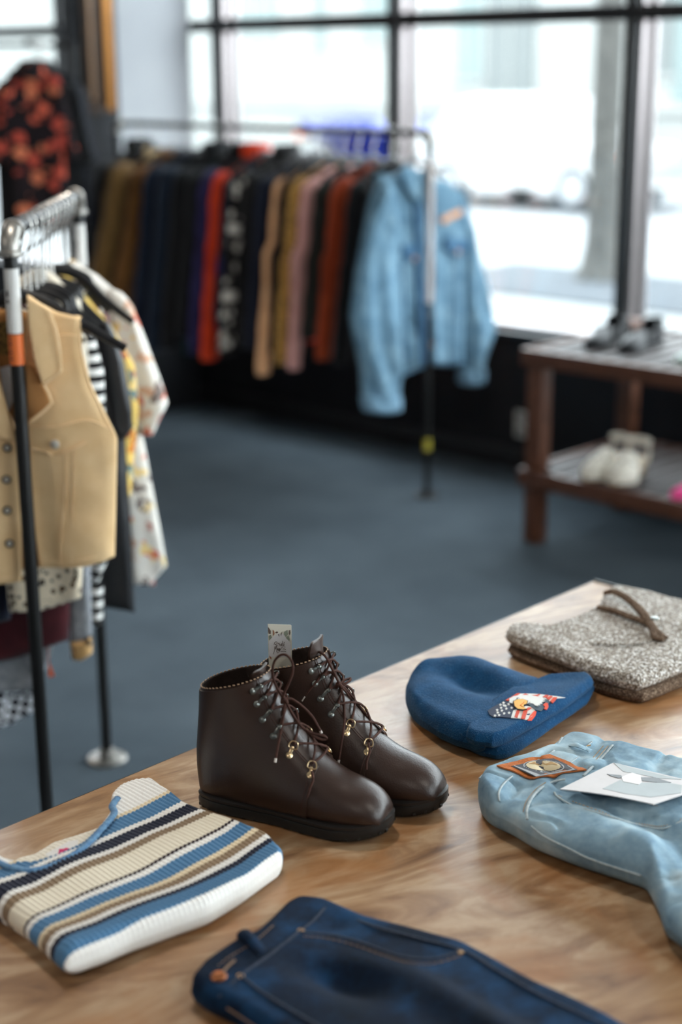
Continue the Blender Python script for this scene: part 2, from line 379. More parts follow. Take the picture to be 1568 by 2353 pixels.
# windows: each bay a frame, a transom and an upper and a lower pane
HEAD = 1.945
muls = [8.45, 7.25, 5.95, 4.765, 3.50, 2.23, .96, -.31, -1.58, -2.85, -4.12]
for i, y in enumerate(muls):
    o = thing('trim_%d' % (i+2), (WX, y, SILL), kind='structure')
    b = MB(); b.span((WX-.03, y-.02, SILL+.025), (WX+.0, y+.03, WT), .003); b.build('mullion_face', M_FRAME, o)
    b = MB(); b.span((WX+.002, y-.035, SILL+.025), (WX+.06, y+.03, WT), .003); b.span((WX+.06, y-.055, SILL+.025), (WX+.09, y+.03, WT), .003); b.build('mullion_bar', M_LITFRAME, o)
for i in range(len(muls)-1):
    y1, y0 = muls[i], muls[i+1]
    o = thing('window_%d' % (i+1), (WX, (y0+y1)/2, SILL), kind='structure')
    b = MB(); b.span((WX-.035, y0+.031, HEAD-.03), (WX+.03, y1-.021, HEAD+.03), .004); b.span((WX-.01, y0+.031, WT-.1), (WX+.07, y1-.021, WT), .003); b.build('transom', M_FRAME, o)
    b = MB(); b.span((WX+.032, y0+.035, HEAD-.026), (WX+.075, y1-.04, HEAD+.026), .004); b.span((WX+.0, y0+.035, SILL+.025), (WX+.08, y1-.04, SILL+.05), .004); b.build('glazing_rail', M_LITFRAME, o)
    b = MB(); b.span((WX+.04, y0+.031, SILL+.05), (WX+.046, y1-.037, HEAD-.026)); b.build('pane', M_GLASS, o)
    b = MB(); b.span((WX+.04, y0+.031, HEAD+.026), (WX+.046, y1-.037, WT-.1)); b.build('pane', M_GLASS, o)
# wall socket by the bench
o = thing('wall_socket', (WX-.021, *at(1200, 975, .36)[1:2]*0+onx(1200, 975, WX-.02)[1:2], onx(1200, 975, WX-.02)[2]), 'pale double wall socket on the black wall below the window beside the bench', 'socket')
c = ORG[o]; pl = plain((190, 188, 182), .4, name='socket plastic')
b = MB(); b.box(c, (.008, .075, .12), None, .003); b.build('cover_plate', pl, o)
for dz in (.03, -.03):
    b = MB(); b.box(c+V(-.005, 0, dz), (.006, .04, .032), None, .003); b.build('outlet', plain((120, 118, 115), .4), o)
# gilded panel on the black pillar
M_GOLD = plain((150, 98, 38), .4, .6, .5, 'gilt'); M_DKWOOD = fab((52, 34, 20), (30, 21, 15), 18, .5, 200, .1, 0, 'dark carved wood')
o = thing('picture_frame', (4.7, 6.083, 1.53), 'tall gilt-edged dark wooden frame hung on the black pillar', 'frame')
x0, x1 = ony(186, 100, 6.08)[0], ony(250, 100, 6.08)[0]
b = MB(); b.span((x0, 6.06, 1.56), (x1-.05, 6.082, 2.7), .004); b.build('backing', M_DKWOOD, o)
b = MB(); b.span((x1-.05, 6.045, 1.545), (x1, 6.082, 2.72), .008); b.build('frame_side', M_GOLD, o)
b = MB(); b.span((x0, 6.045, 1.53), (x1-.05, 6.082, 1.56), .006); b.build('frame_rail', M_DKWOOD, o)
b = MB(); b.span((x0+.03, 6.052, 1.6), (x0+.05, 6.06, 2.7), .004); b.build('carved_moulding', plain((120, 88, 58), .4, .3), o)
# ------------------------------------------------------------------ outside
b = MB(); b.span((WX+.16, -14, -.14), (12.3, 34, -.02)); struct(b, 'pavement', M_PAVE)
b = MB(); b.span((12.3, -14, -.14), (12.5, 34, -.01), .02); struct(b, 'kerb', M_PAVE)
b = MB(); b.span((12.5, -14, -.2), (60, 50, -.1)); struct(b, 'street', M_STREET)
b = MB(); b.span((9.75, 4.2, -.02), (11.45, 8.6, 0.0), .004); tag(b.build('tree_pit', M_SOIL), 'dark soil bed in the pavement around the tree trunk', 'tree pit')
o = thing('street_tree', at(1383, 640, 0), 'grey barked tree trunk on the pavement outside the second window', 'tree'); c = ORG[o]
bark = fab((74, 73, 70), (56, 56, 54), 12, .95, 60, .6, 0, 'bark')
b = MB(); zz = np.array([0, .12, .3, .7, 1.4, 2.3, 3.4]); rr = [.25, .19, .155, .135, .125, .12, .115]
b.tube([c+V(.02*math.sin(z*2), .03*math.sin(z*1.3), z) for z in zz], rr, 16); b.build('trunk', bark, o)
for k in range(7):
    a = k*2.4; h = 2.3+.16*k
    b = MB(); b.tube(smoothpath([c+V(0, 0, h), c+V(.5*math.cos(a), .5*math.sin(a), h+.6), c+V(1.3*math.cos(a), 1.3*math.sin(a), h+1.1)], 8), np.linspace(.06, .015, 9), 8); b.build('branch', bark, o)
M_FAC = fab((120, 121, 118), (112, 114, 112), 1, .9, 20, .05, 0, 'pale render'); M_PANE = plain((34, 44, 42), .15, 0, .6, 'dark window')
M_PANE2 = plain((70, 86, 84), .2, 0, .5, 'grey window')
o = thing('building', (24, 16, -.1), 'pale rendered building with dark windows across the street', 'building')
b = MB(); b.span((24, -6, -.1), (30, 42, 5.2)); b.build('facade', M_FAC, o)
b = MB(); b.span((23.85, -6, 5.2), (30, 42, 5.45), .02); b.build('cornice', M_FAC, o)
b = MB(); b.span((23.9, -6, .9), (24, 42, 1.05), .02); b.build('ledge', M_FAC, o)
for q0, q1, mm in (((1050, 70), (1105, 180), M_PANE2), ((1120, 60), (1228, 214), M_PANE), ((1512, 60), (1552, 172), M_PANE), ((1556, 60), (1640, 240), M_PANE2), ((720, 62), (748, 105), M_PANE2), ((830, 60), (890, 85), M_PANE2), ((520, 62), (640, 80), M_PANE2)):
    p, q = onx(q0[0], q0[1], 24), onx(q1[0], q1[1], 24)
    b = MB(); b.span((23.97, q[1], q[2]), (24.02, p[1], 3.4)); fr_ = b.build('window', mm, o)
    b = MB(); w = (p[1]-q[1]); b.span((23.95, q[1]+w*.48, q[2]), (23.99, q[1]+w*.52, 3.4)); b.span((23.93, q[1]-.05, q[2]-.08), (24, p[1]+.05, q[2])); b.build('window_frame', M_FAC, fr_)
def car(xn, y0, y1, h, mat, label, glass, hood=.62):
    L = y1-y0; o = thing('car', (xn+.9, (y0+y1)/2, -.1), label, 'car'); z0 = -.1
    prof = [(0, .38), (.01, .62), (.05, .8), (.24, .9), (.36, h*.97), (.45, h), (.78, h), (.93, .98), (.99, .85), (1, .45), (.98, .3), (.02, .3)]
    P = smoothpath([(a*L, 0, z) for a, z in prof], 60, True)
    G = []
    for f, inset in ((0, .12), (.04, .03), (.1, 0), (.9, 0), (.96, .03), (1, .12)):
        G.append([V(xn+1.8*f+0*p[0]+ (.18*max(0, (p[2]-.9)/(h-.9)) if f < .5 else -.18*max(0, (p[2]-.9)/(h-.9))), y0+inset+(p[0])*(1-2*inset/L), z0+p[2]*(1-inset*.25)+inset*.1) for p in P])
    b = MB(); oo = len(b.v); b.grid(np.array(G), None, 0, cv=True); b.f += [tuple(range(60)), tuple(5*60+j for j in reversed(range(60)))]; b.mi += [0, 0]
    b.build('body', mat, o, 50)
    for f in (0, 1):
        xx = xn+(.085 if f == 0 else 1.715); s = 1 if f == 0 else -1
        for a0, a1 in ((.37, .55), (.565, .76)):
            b = MB(); z1 = h-.1; q = [(a0*L+(.12 if a0 < .4 else 0), .95), (a1*L, .95), (a1*L-.02, z1), (a0*L+(.3 if a0 < .4 else 0.02), z1)]
            vs = []
            for t in (0, 1):
                for a, z in q: vs.append(V(xn+(0.0+.18*(z-.9)/(h-.9)-.012+t*.03 if f == 0 else 1.8-.18*(z-.9)/(h-.9)+.012-t*.03), y0+a, z0+z))
            b.add(vs, [(0, 1, 2, 3), (7, 6, 5, 4), (0, 4, 5, 1), (1, 5, 6, 2), (2, 6, 7, 3), (3, 7, 4, 0)]); b.build('side_window', glass, o)
    for a in (.19, .8):
        for f in (0, 1):
            xx = xn+(.1 if f == 0 else 1.7); cc = V(xx, y0+a*L, z0+.32)
            b = MB(); b.lathe([(.05, -.1), (.27, -.1), (.31, -.07), (.32, 0), (.31, .07), (.27, .1), (.2, .1)], cc, (-1, 0, 0), 28); w = b.build('wheel', plain((40, 41, 43), .8), o)
            b = MB(); b.lathe([(.2, .09 if f == 0 else -.11), (.19, .115 if f == 0 else -.1), (.05, .12 if f == 0 else -.12), (.0, .12 if f == 0 else -.12)], cc, (-1, 0, 0), 24); b.build('hub_cap', plain((130, 132, 134), .4, .3), w)
    for y in (y0+.03, y1-.03):
        b = MB(); b.span((xn+.15, y-.04, z0+.66), (xn+.45, y+.04, z0+.76), .02); b.build('lamp', plain((190, 80, 40), .3), o)
    return o
M_CARW = plain((128, 129, 129), .35, 0, .5, 'white car paint'); M_CARB = plain((38, 52, 128), .3, 0, .5, 'blue car paint')
car(16.5, 10.9, 14.3, 1.42, M_CARW, 'white car parked across the street behind the tree trunk', plain((112, 118, 118), .15))
car(17.3, 5.4, 9.6, 1.62, M_CARW, 'white car parked at the right edge of the view outside', plain((112, 118, 118), .15))
yb0, yb1 = onx(1005, 320, 18.7)[1], onx(665, 320, 18.7)[1]
car(18.7, yb0, yb1, onx(820, 302, 18.9)[2]+.1, M_CARB, 'blue car with an orange lamp glimpsed through the window above the hanging clothes', plain((60, 72, 120), .2))
# ------------------------------------------------------------------ display table
n = NT('stained plywood'); co = n.co(); a = n.map(co, (1, 1, 1), (0, 0, .35))
g0 = n.noise(n.map(a, (1.6, 5.5, 3)), 2.1, 5, .6, 2.2); g1 = n.noise(n.map(a, (4, 26, 8)), 3.0, 4, .6, 1.2); g2 = n.noise(co, 5.5, 3, .5, 1.5)
base = n.ramp(g0, [(.24, (84, 55, 33)), (.38, (130, 95, 64)), (.5, (156, 122, 89)), (.6, (176, 147, 116)), (.72, (162, 127, 90)), (.82, (116, 79, 48))])
base = n.mix(n.ramp(g1, [(.35, (0,)*3), (.65, (92,)*3)]), base, (104, 70, 40)); 
base = n.mix(n.ramp(g2, [(.48, (0,)*3), (.66, (185,)*3)]), base, (150, 94, 40))
kn = n.vor(n.map(a, (1, 1.6, 1)), 5.2); base = n.mix(n.ramp(kn.outputs['Distance'], [(0, (235,)*3), (.05, (150,)*3), (.09, (0,)*3)]), base, (70, 42, 22))
n.set(base, n.fr(g1, .30, .44), spec=.5); n.bump(n.math('ADD', g1, g0), .12, .002); M_TABLE = n.m
M_EDGE = plain((44, 46, 46), .35, .4, .5, 'dark table edge')
TX0, TX1, TY0, TY1 = .34, 2.441, .34, 1.622
o = thing('display_table', ((TX0+TX1)/2, (TY0+TY1)/2, 0), 'large display table with a varnished brown plywood top holding boots and folded clothes', 'table')
b = MB(); b.span((TX0, TY0, TZ-.036), (TX1, TY1, TZ), .003); b.build('tabletop', M_TABLE, o)
b = MB()
b.span((TX0-.004, TY1+.0005, TZ-.04), (TX1+.004, TY1+.005, TZ-.003), .001); b.span((TX1+.0005, TY0, TZ-.04), (TX1+.005, TY1, TZ+.003), .001); b.build('edge_band', M_EDGE, o)
b = MB(); b.span((TX0+.06, TY0+.06, TZ-.13), (TX1-.06, TY1-.06, TZ-.037), .004); b.build('apron', M_EDGE, o)
for x in (TX0+.1, TX1-.1):
    for y in (TY0+.1, TY1-.1):
        b = MB(); b.span((x-.035, y-.035, 0), (x+.035, y+.035, TZ-.13), .004); b.build('leg', M_EDGE, o)
# ------------------------------------------------------------------ boots
n = NT('brown leather'); co = n.co(); g = n.noise(co, 70, 4); g2 = n.noise(co, 16, 3)
n.set(n.mix(g2, (38, 25, 20), (53, 36, 28)), n.fr(g2, .30, .42), spec=.42)
n.bump(n.math('ADD', n.vor(co, 420).outputs['Distance'], n.math('MULTIPLY', g, 1.5)), .12, .0012); M_LEATH = n.m
M_SOLE = plain((26, 27, 27), .42, 0, .4, 'black rubber'); M_WELT = plain((30, 27, 26), .5, 0, .4, 'welt')
M_LINING = fab((40, 30, 26), (30, 23, 20), 60, .9, 300, .2, 0, 'boot lining'); M_PINK = plain((168, 138, 110), .7, name='raw leather edge')
M_LACE = fab((74, 48, 40), (54, 35, 30), 200, .8, 900, .5, 0, 'waxed lace'); M_BRASS = plain((205, 178, 138), .28, .9, .5, 'antique brass'); M_STEEL = plain((104, 106, 102), .3, .9, .5, 'dark nickel')
M_AGLET = plain((200, 190, 182), .3)
RINGS = np.array([  # back/bottom x,z, front/top x,z, half width, roundness
 (.2795, .027, .2785, .031, .005, 1), (.2775, .023, .2745, .046, .021, 1), (.270, .022, .264, .0575, .032, 1), (.256, .022, .249, .066, .040, 1), (.236, .022, .230, .072, .0455, 1),
 (.212, .022, .210, .078, .048, 1), (.185, .022, .1905, .089, .048, 1), (.155, .022, .173, .103, .046, 1), (.118, .022, .157, .119, .0435, 1),
 (.080, .022, .1445, .135, .042, 1), (.042, .022, .134, .150, .0405, 1), (.007, .0235, .1255, .163, .0395, 1), (-.0005, .042, .119, .174, .039, 1),
 (-.003, .075, .1135, .184, .0385, 1), (.000, .108, .109, .193, .039, 1), (.004, .140, .1055, .200, .040, 1), (.006, .166, .103, .205, .041, 1), (.007, .181, .102, .208, .0415, 1)])
def ring_at(q):
    i = min(max(q, 0), len(RINGS)-1); return smooth_r[int(round(i*8))]
smooth_r = smoothpath(RINGS, (len(RINGS)-1)*8)
def boot_surface(base, ax, ay, off=0.0, r0=0, r1=17, na=48, pmin=0, pmax=2*PI, step=.25):
    qs = np.arange(r0, r1+1e-6, step); ph = np.linspace(pmin, pmax, na+1)
    G = np.zeros((len(qs), na+1, 3))
    for i, q in enumerate(qs):
        bx, bz, tx, tz, w, _ = ring_at(q); Bp, Tp = V(bx, bz), V(tx, tz); d = nrm(Tp-Bp)
        foot = max(0, min(1, (11-q)/5)); heel = max(0, 1-abs(q-11.5)/3); foot2 = max(0, min(1, (13-q)/2.5))
        for j, p in enumerate(ph):
            s = (1-math.cos(p))/2; s2 = s**(1+.45*foot)
            lat = math.copysign(abs(math.sin(p))**((.72 if s > .5 else .36+.36*s/.5)*foot2+(.85 if s > .5 else .85)*(1-foot2)), math.sin(p))
            ww = w*(1-.16*heel*(1-s)) * (1-.1*foot*s)
            c = Bp+(Tp-Bp)*s2; out = V(math.cos(p)*-1*d[0], math.cos(p)*-1*d[1])*off
            y = ww*lat+off*math.sin(p)
            G[i, j] = base+ax*(c[0]+out[0])+ay*y+V(0, 0, c[1]+out[1])
    return G
def sole_outline(n=56, grow=0.0):
    xs = []; 
    for k in range(n):
        t = 2*PI*k/n; cx = .1405; x = cx+(.1415+grow)*math.cos(t)
        u = (x+.004)/.287
        w = np.interp(u, [0, .04, .1, .2, .33, .45, .6, .74, .86, .94, .98, 1], [.012, .0225, .0295, .0335, .0345, .036, .0435, .0475, .0435, .032, .0205, .008])
        y = (w+grow)*math.copysign(min(1, abs(math.sin(t))*6 if u > .97 or u < .03 else 1), math.sin(t)) if abs(math.sin(t)) > 1e-6 else 0
        xs.append((x, y))
    return xs
def boot(base, ang_dir, label, near):
    ax = nrm(V(ang_dir[0], ang_dir[1], 0)); ay = V(-ax[1], ax[0], 0); base = np.array(base, float)
    o = thing('boot', base, label, 'boot', 'pair of brown leather boots on the table')
    L = lambda x, y, z: base+ax*x+ay*y+V(0, 0, z)
    # sole: lugs, outsole, welt
    b = MB(); rows = []
    for g, z, sp in ((-.004, 0, 1), (0, .0035, 1), (.001, .012, 1), (.0, .0165, 1), (-.0015, .0175, 1)):
        rows.append([L(x, y, z+(.012*max(0, (x-.2)/.08)**2 if sp else 0)) for x, y in sole_outline(72, g)])
    b.grid(np.array(rows), None, 0, cv=True); b.f += [tuple(reversed(range(72))), tuple(4*72+j for j in range(72))]; b.mi += [0, 0]
    for k in range(0, 72, 2):
        x, y = sole_outline(72, -.0022)[k]; x2, y2 = sole_outline(72, -.0022)[(k+1) % 72]
        if abs(y) > .006: b.tube([L(x, y, .0045+.012*max(0, (x-.2)/.08)**2), L((x+x2)/2, (y+y2)/2, .0045+.012*max(0, (x-.2)/.08)**2)], .0032, 6)
    b.build('outsole', M_SOLE, o)
    b = MB(); rows = []
    for g, z in ((-.002, .017), (.0005, .0185), (.0008, .0225), (-.003, .0245), (-.012, .026)):
        rows.append([L(x, y, z+.009*max(0, (x-.2)/.08)**2) for x, y in sole_outline(72, g)])
    b.grid(np.array(rows), None, 0, cv=True); b.f += [tuple(4*72+j for j in range(72))]; b.mi += [0]; b.build('welt', M_WELT, o)
    # upper with open shaft
    G = boot_surface(base, ax, ay); b = MB(); b.grid(G, None); 
    b.build('upper', M_LEATH, o, 60)
    top = G[-1]; cen = top.mean(0); ins = [top]
    for k, (s, dz) in enumerate(((.955, -.001), (.93, -.02), (.9, -.07))): ins.append(np.array([cen+(p-cen)*s+V(0, 0, dz) for p in top]))
    b = MB(); b.grid(np.array(ins)); b.f.append(tuple(range(3*49, 4*49-1))); b.mi.append(0); b.build('lining', M_LINING, o, 60)
    b = MB()
    for k in range(0, 48): b.tube([top[k]+V(0, 0, .0004), (top[k]+top[k+1])/2+V(0, 0, .001)], .0008, 5)
    b.build('pinked_edge', M_PINK, o)
    # quarters: overlay panels left and right of the tongue gap, with an eyelet row each
    surfs = {}
    for sgn, (pa, pb) in ((-1, (PI*1.09, PI*1.985)), (1, (PI*.015, PI*.91))):
        Q = boot_surface(base, ax, ay, .0024, 6.4, 16.75, 44, pa, pb); b = MB()
        # gap narrows to a point towards the vamp
        n_ = Q.shape[0]
        inner = boot_surface(base, ax, ay, .0002, 6.4, 16.75, 44, pa, pb)
        b.grid(Q)
        for A, B_ in ((Q[0], inner[0]), (inner[-1], Q[-1]), (inner[:, 0], Q[:, 0]), (Q[:, -1], inner[:, -1])): b.grid(np.stack([A, B_]))
        qo = b.build('quarter', M_LEATH, o, 60); surfs[sgn] = Surf(Q)
        b = MB(); j = 3 if sgn < 0 else 41
        for d_ in (0, 1): 
            jj = j+(d_*1 if sgn < 0 else -d_)
            b.tube([Q[i, jj]+nrm(Q[i, jj]-Q[i].mean(0))*.0003 for i in range(n_)], .00055, 5)
        b.tube([Q[1, k]+nrm(Q[1, k]-Q[8, k])*0+V(0, 0, .0006) for k in range(3, 42)], .00055, 5); b.build('stitching', M_LACE, qo)
    # back counter seam and pull
    b = MB(); Q = boot_surface(base, ax, ay, .0026, 10.5, 16.6, 10, -PI*.13, PI*.13); b.grid(Q); b.build('heel_counter', M_LEATH, o, 60)
    # tongue
    tg = [];  tw = .021; th_ = .007 if near else .021
    for q, h in ((7.5, 0), (10, 0), (13, 0), (16, 0), (17, th_*.25), (17, th_*.65), (17, th_*.9), (17, th_)):
        bx, bz, tx, tz, w, _ = ring_at(q); c = V(tx, tz)+V(-.004-h*.15+ (.003 if q < 12 else 0), h)
        wd_ = tw*np.interp(q, [7, 17], [.45, 1])*(1 if h < th_*.8 else .92 if h < th_ else .7)
        tg.append([L(c[0]-.010*(1 if h == 0 else 1-.75*h/th_)*(2*abs(a))**2, wd_*2*a, c[1]) for a in np.linspace(-.5, .5, 13)])
    tg = np.array(tg); tg = np.array([smoothpath(tg[:, j], 24) for j in range(13)]).transpose(1, 0, 2)
    b = MB(); b.grid(tg); b.grid((tg-ax*.003)[:, ::-1]); b.grid(np.stack([tg[-1], tg[-1]-ax*.003])); b.grid(np.stack([tg[:, 0], tg[:, 0]-ax*.003])); b.grid(np.stack([tg[:, -1]-ax*.003, tg[:, -1]])); b.build('tongue', M_LEATH, o, 60)
    # eyelets
    N_ = 6; eye = {1: [], -1: []}
    for k in range(N_):
        u = .035+.80*k/(N_-1)
        for sgn in (-1, 1):
            v = .075 if sgn < 0 else .925; su = surfs[sgn]; p, nn = su.at(u, v), su.nor(u, v)
            if np.dot(nn, p-L(.09, 0, .09)) < 0: nn = -nn
            v2 = v+(.085 if sgn < 0 else -.085); p2 = su.at(u-.012, v2); dirr = nrm(p-p2); side = nrm(np.cross(nn, dirr))
            mat = M_BRASS if k < 2 else M_STEEL
            b = MB(); b.lathe([(.0046, 0), (.0046, .0008), (.0034, .0014), (0, .0017)], p2+nn*.0002, nn, 14); b.box((p+p2)/2+nn*.0008, (np.linalg.norm(p-p2)*.9, .0042, .0012), [dirr, side, nn], .0003); e = b.build('eyelet', mat, o)
            b = MB()
            if k < 2:
                c3 = p+nn*.003; b.tube(smoothpath([c3-side*.0055-dirr*.003, c3+side*.0055-dirr*.003, c3+side*.004+dirr*.005+nn*.001, c3-side*.004+dirr*.005+nn*.001], 20, True), .0009, 6, closed=True)
            else:
                b.tube(smoothpath([p-side*.003+nn*.0006, p-side*.003+nn*.0055, p-side*.0005+nn*.0065+dirr*.003], 8), .001, 6); b.tube(smoothpath([p+side*.003+nn*.0006, p+side*.003+nn*.0055, p+side*.0005+nn*.0065+dirr*.003], 8), .001, 6)
                b.lathe([(.0026, 0), (.0028, .0005), (.001, .001)], p+nn*.0062, nn, 12)
            b.build('hook', mat, e)
            eye[sgn].append(p+nn*.0042+dirr*.003)
    # laces criss-cross over the tongue
    def lift(a, c, h): m_ = (a+c)/2; up = nrm(m_-L(.06, 0, .06)); return smoothpath([a, a*.7+c*.3+up*h*.8, m_+up*h, a*.3+c*.7+up*h*.8, c], 14)
    b = MB(); b.tube(lift(eye[-1][0], eye[1][0], .004), .0017, 7)
    for k in range(N_-1):
        b.tube(lift(eye[-1][k], eye[1][k+1], .006), .0017, 7); b.tube(lift(eye[1][k], eye[-1][k+1], .0085), .0017, 7)
    lc = b.build('lace', M_LACE, o)
    return o, lc, L, eye, surfs
BD = (.36, -.933)
B1 = (1.279, 1.482, TZ); 
C1 = crop(440, 1400, 2.529)
def lace_loop(lc, L, pts, ys, name='lace_bow', aglet=False):
    """a free lace in the upright plane along the boot, drifting sideways from ys[0] to ys[1]"""
    P = []; o0 = L(0, 0, 0); axv = nrm(L(1, 0, 0)-o0); ayv = nrm(L(0, 1, 0)-o0); px = C1(pts)
    for k, (x, y) in enumerate(px):
        yy = np.interp(k/(len(px)-1), np.linspace(0, 1, len(ys)), ys); P.append(onplane(x, y, o0+ayv*yy, ayv))
    P = smoothpath(P, 44); b = MB(); b.tube(P, .00175, 7); q = b.build(name, M_LACE, lc.parent if False else lc)
    if aglet: 
        b = MB(); b.tube([P[-5], P[-1]], .0019, 7); b.build('lace_tip', M_AGLET, lc.parent)
o1, lc1, L1, eye1, s1 = boot(B1, BD, 'near brown leather lace-up boot, left of the pair beside the striped sweater', True)
K = -.014
lace_loop(lc1, L1, [(545, 530), (500, 460), (474, 385), (480, 310), (515, 268), (555, 268), (587, 310), (588, 370), (562, 440), (537, 495), (540, 535)], [K, K, -.02, -.02, K])
lace_loop(lc1, L1, [(550, 530), (575, 590), (620, 660), (680, 715), (750, 755), (785, 752), (770, 735), (700, 718), (640, 680), (590, 610), (550, 535)], [K, -.005, .006, -.005, K])
lace_loop(lc1, L1, [(545, 535), (535, 620), (518, 720), (500, 810), (487, 890)], [K, -.03, -.05], aglet=True)
lace_loop(lc1, L1, [(550, 528), (580, 520), (640, 560), (700, 620), (735, 680), (757, 718)], [K, 0, .012], aglet=True)
lace_loop(lc1, L1, [(700, 940), (708, 990), (690, 1040), (674, 1095)], [-.03, -.042, -.05], 'lace_thread')
P0 = onplane(*C1([(545, 530)])[0], L1(0, 0, 0)+nrm(L1(0, 1, 0)-L1(0, 0, 0))*K, nrm(L1(0, 1, 0)-L1(0, 0, 0)))
b = MB(); b.tube(smoothpath([P0+V(.003*math.cos(a)-.001, .004*math.sin(a), .003*math.sin(2*a)) for a in np.linspace(0, 2*PI, 9)[:-1]], 24, True), .0024, 7, closed=True); b.build('knot', M_LACE, lc1)
B2 = tuple(np.array(B1)+np.array([.103, -.008, 0]))
o2, lc2, L2, eye2, s2 = boot(B2, BD, 'far brown leather lace-up boot with the paper tag in its shaft, nearer the blue beanie', False)
lace_loop(lc2, L2, [(862, 440), (835, 385), (800, 365), (760, 385), (720, 430), (680, 478), (645, 532)], [K, K, -.03, -.035], aglet=True)
lace_loop(lc2, L2, [(862, 445), (882, 500), (888, 580), (890, 650), (880, 730), (865, 820), (850, 930)], [K, -.02, -.046, -.05], aglet=True)
lace_loop(lc2, L2, [(865, 442), (845, 400), (815, 340), (780, 275), (740, 248), (700, 262), (684, 300), (690, 335)], [K, K, -.005, -.01])
lace_loop(lc2, L2, [(862, 440), (890, 412), (925, 402), (915, 420), (865, 445)], [K, .01, K])
lace_loop(lc2, L2, [(868, 450), (900, 480), (950, 555), (1000, 615), (1030, 632), (1010, 605), (960, 540), (900, 465), (866, 442)], [K, .012, .02, .012, K])
lace_loop(lc2, L2, [(1030, 780), (1036, 830), (1020, 880), (1018, 930)], [-.03, -.046, -.05], 'lace_thread')
P0 = onplane(*C1([(862, 442)])[0], L2(0, 0, 0)+nrm(L2(0, 1, 0)-L2(0, 0, 0))*K, nrm(L2(0, 1, 0)-L2(0, 0, 0)))
b = MB(); b.tube(smoothpath([P0+V(.003*math.cos(a)-.001, .004*math.sin(a), .003*math.sin(2*a)) for a in np.linspace(0, 2*PI, 9)[:-1]], 24, True), .0024, 7, closed=True); b.build('knot', M_LACE, lc2)
# paper tag standing in the far boot: plane upright, facing the camera
M_CARD = plain((214, 209, 194), .75, name='cream card'); M_INK = plain((96, 80, 72), .8, name='brown ink'); M_INK2 = plain((128, 134, 118), .8, name='sage ink'); M_INK3 = plain((150, 98, 72), .8, name='rust ink'); M_CARDW = plain((208, 205, 204), .75, name='white card')
tn = nrm(V(-FW[0], -FW[1], 0)); tpnt = L2(.052, .008, .2)
CT = crop(600, 1420, 17.42)
def card_poly(mb, pts, off, m=0): 
    P = [onplane(x, y, tpnt, tn)+tn*off for x, y in CT(pts)]; Q = [p-tn*.0003 for p in P]; n = len(P)
    mb.add(P+Q, [tuple(range(n)), tuple(reversed(range(n, 2*n)))]+[(i, n+i, n+(i+1) % n, (i+1) % n) for i in range(n)], m=m)
b = MB(); card_poly(b, [(270, 240), (1190, 275), (1222, 300), (1240, 1600), (1250, 2700), (330, 2700), (300, 1400)], 0); tagc = b.build('paper_tag', M_CARD)
tag(tagc, 'cream paper tag with brown decoration standing in the shaft of the far boot', 'tag')
ORG[tagc] = np.array(tagc.location)
b = MB(); card_poly(b, [(660, 620), (880, 630), (1000, 790), (1180, 980), (1195, 1560), (330, 1560), (310, 950), (450, 780)], .0004); b.build('label_panel', M_CARDW, tagc)
b = MB()
for p in ([(280, 350), (340, 420), (395, 520), (390, 640), (320, 630), (290, 500)], [(1130, 500), (1170, 480), (1185, 600), (1160, 690), (1120, 640)], [(570, 580), (640, 530), (690, 570), (640, 610)], [(690, 640), (730, 640), (740, 745), (700, 700)], [(790, 640), (850, 540), (830, 640), (800, 740)]): card_poly(b, p, .0006)
b.build('dark_ornament', M_INK, tagc)
b = MB()
for p in ([(310, 720), (400, 660), (440, 770), (330, 900)], [(930, 560), (1060, 480), (1080, 640), (1000, 760), (920, 650)], [(1000, 780), (1100, 700), (1150, 860), (1130, 930)]): card_poly(b, p, .0006)
b.build('sage_ornament', M_INK2, tagc)
b = MB()
for p in ([(480, 470), (530, 520), (545, 640), (480, 720), (490, 600)], [(340, 1500), (420, 1580), (410, 1660), (360, 1600)]): card_poly(b, p, .0006)
b.build('rust_ornament', M_INK3, tagc)
b = MB()  # brush lettering, two lines
def stroke(pts, r=.00028): b.tube(smoothpath([onplane(x, y, tpnt, tn)+tn*.0007 for x, y in CT(pts)], 16), r, 5)
for p in ([(520, 1060), (560, 960), (640, 950), (640, 1030), (560, 1050), (660, 1110)], [(690, 1030), (720, 1000), (760, 1090), (800, 1040)], [(870, 910), (840, 1120)], [(940, 960), (900, 1100), (950, 1060)], [(810, 1120), (830, 1020), (860, 1100)],
          [(490, 1440), (540, 1300), (560, 1120), (570, 1260), (620, 1100), (640, 1370)], [(660, 1200), (640, 1290), (690, 1220), (700, 1300)], [(720, 1200), (720, 1330), (760, 1200)], [(740, 1340), (770, 1230), (800, 1280)], [(810, 1220), (870, 1150), (980, 1160)], [(870, 1240), (930, 1230), (1000, 1260)], [(790, 1330), (900, 1320), (1000, 1330)], [(620, 1310), (660, 1390), (720, 1360)]): stroke(p)
b.build('lettering', M_INK, tagc)
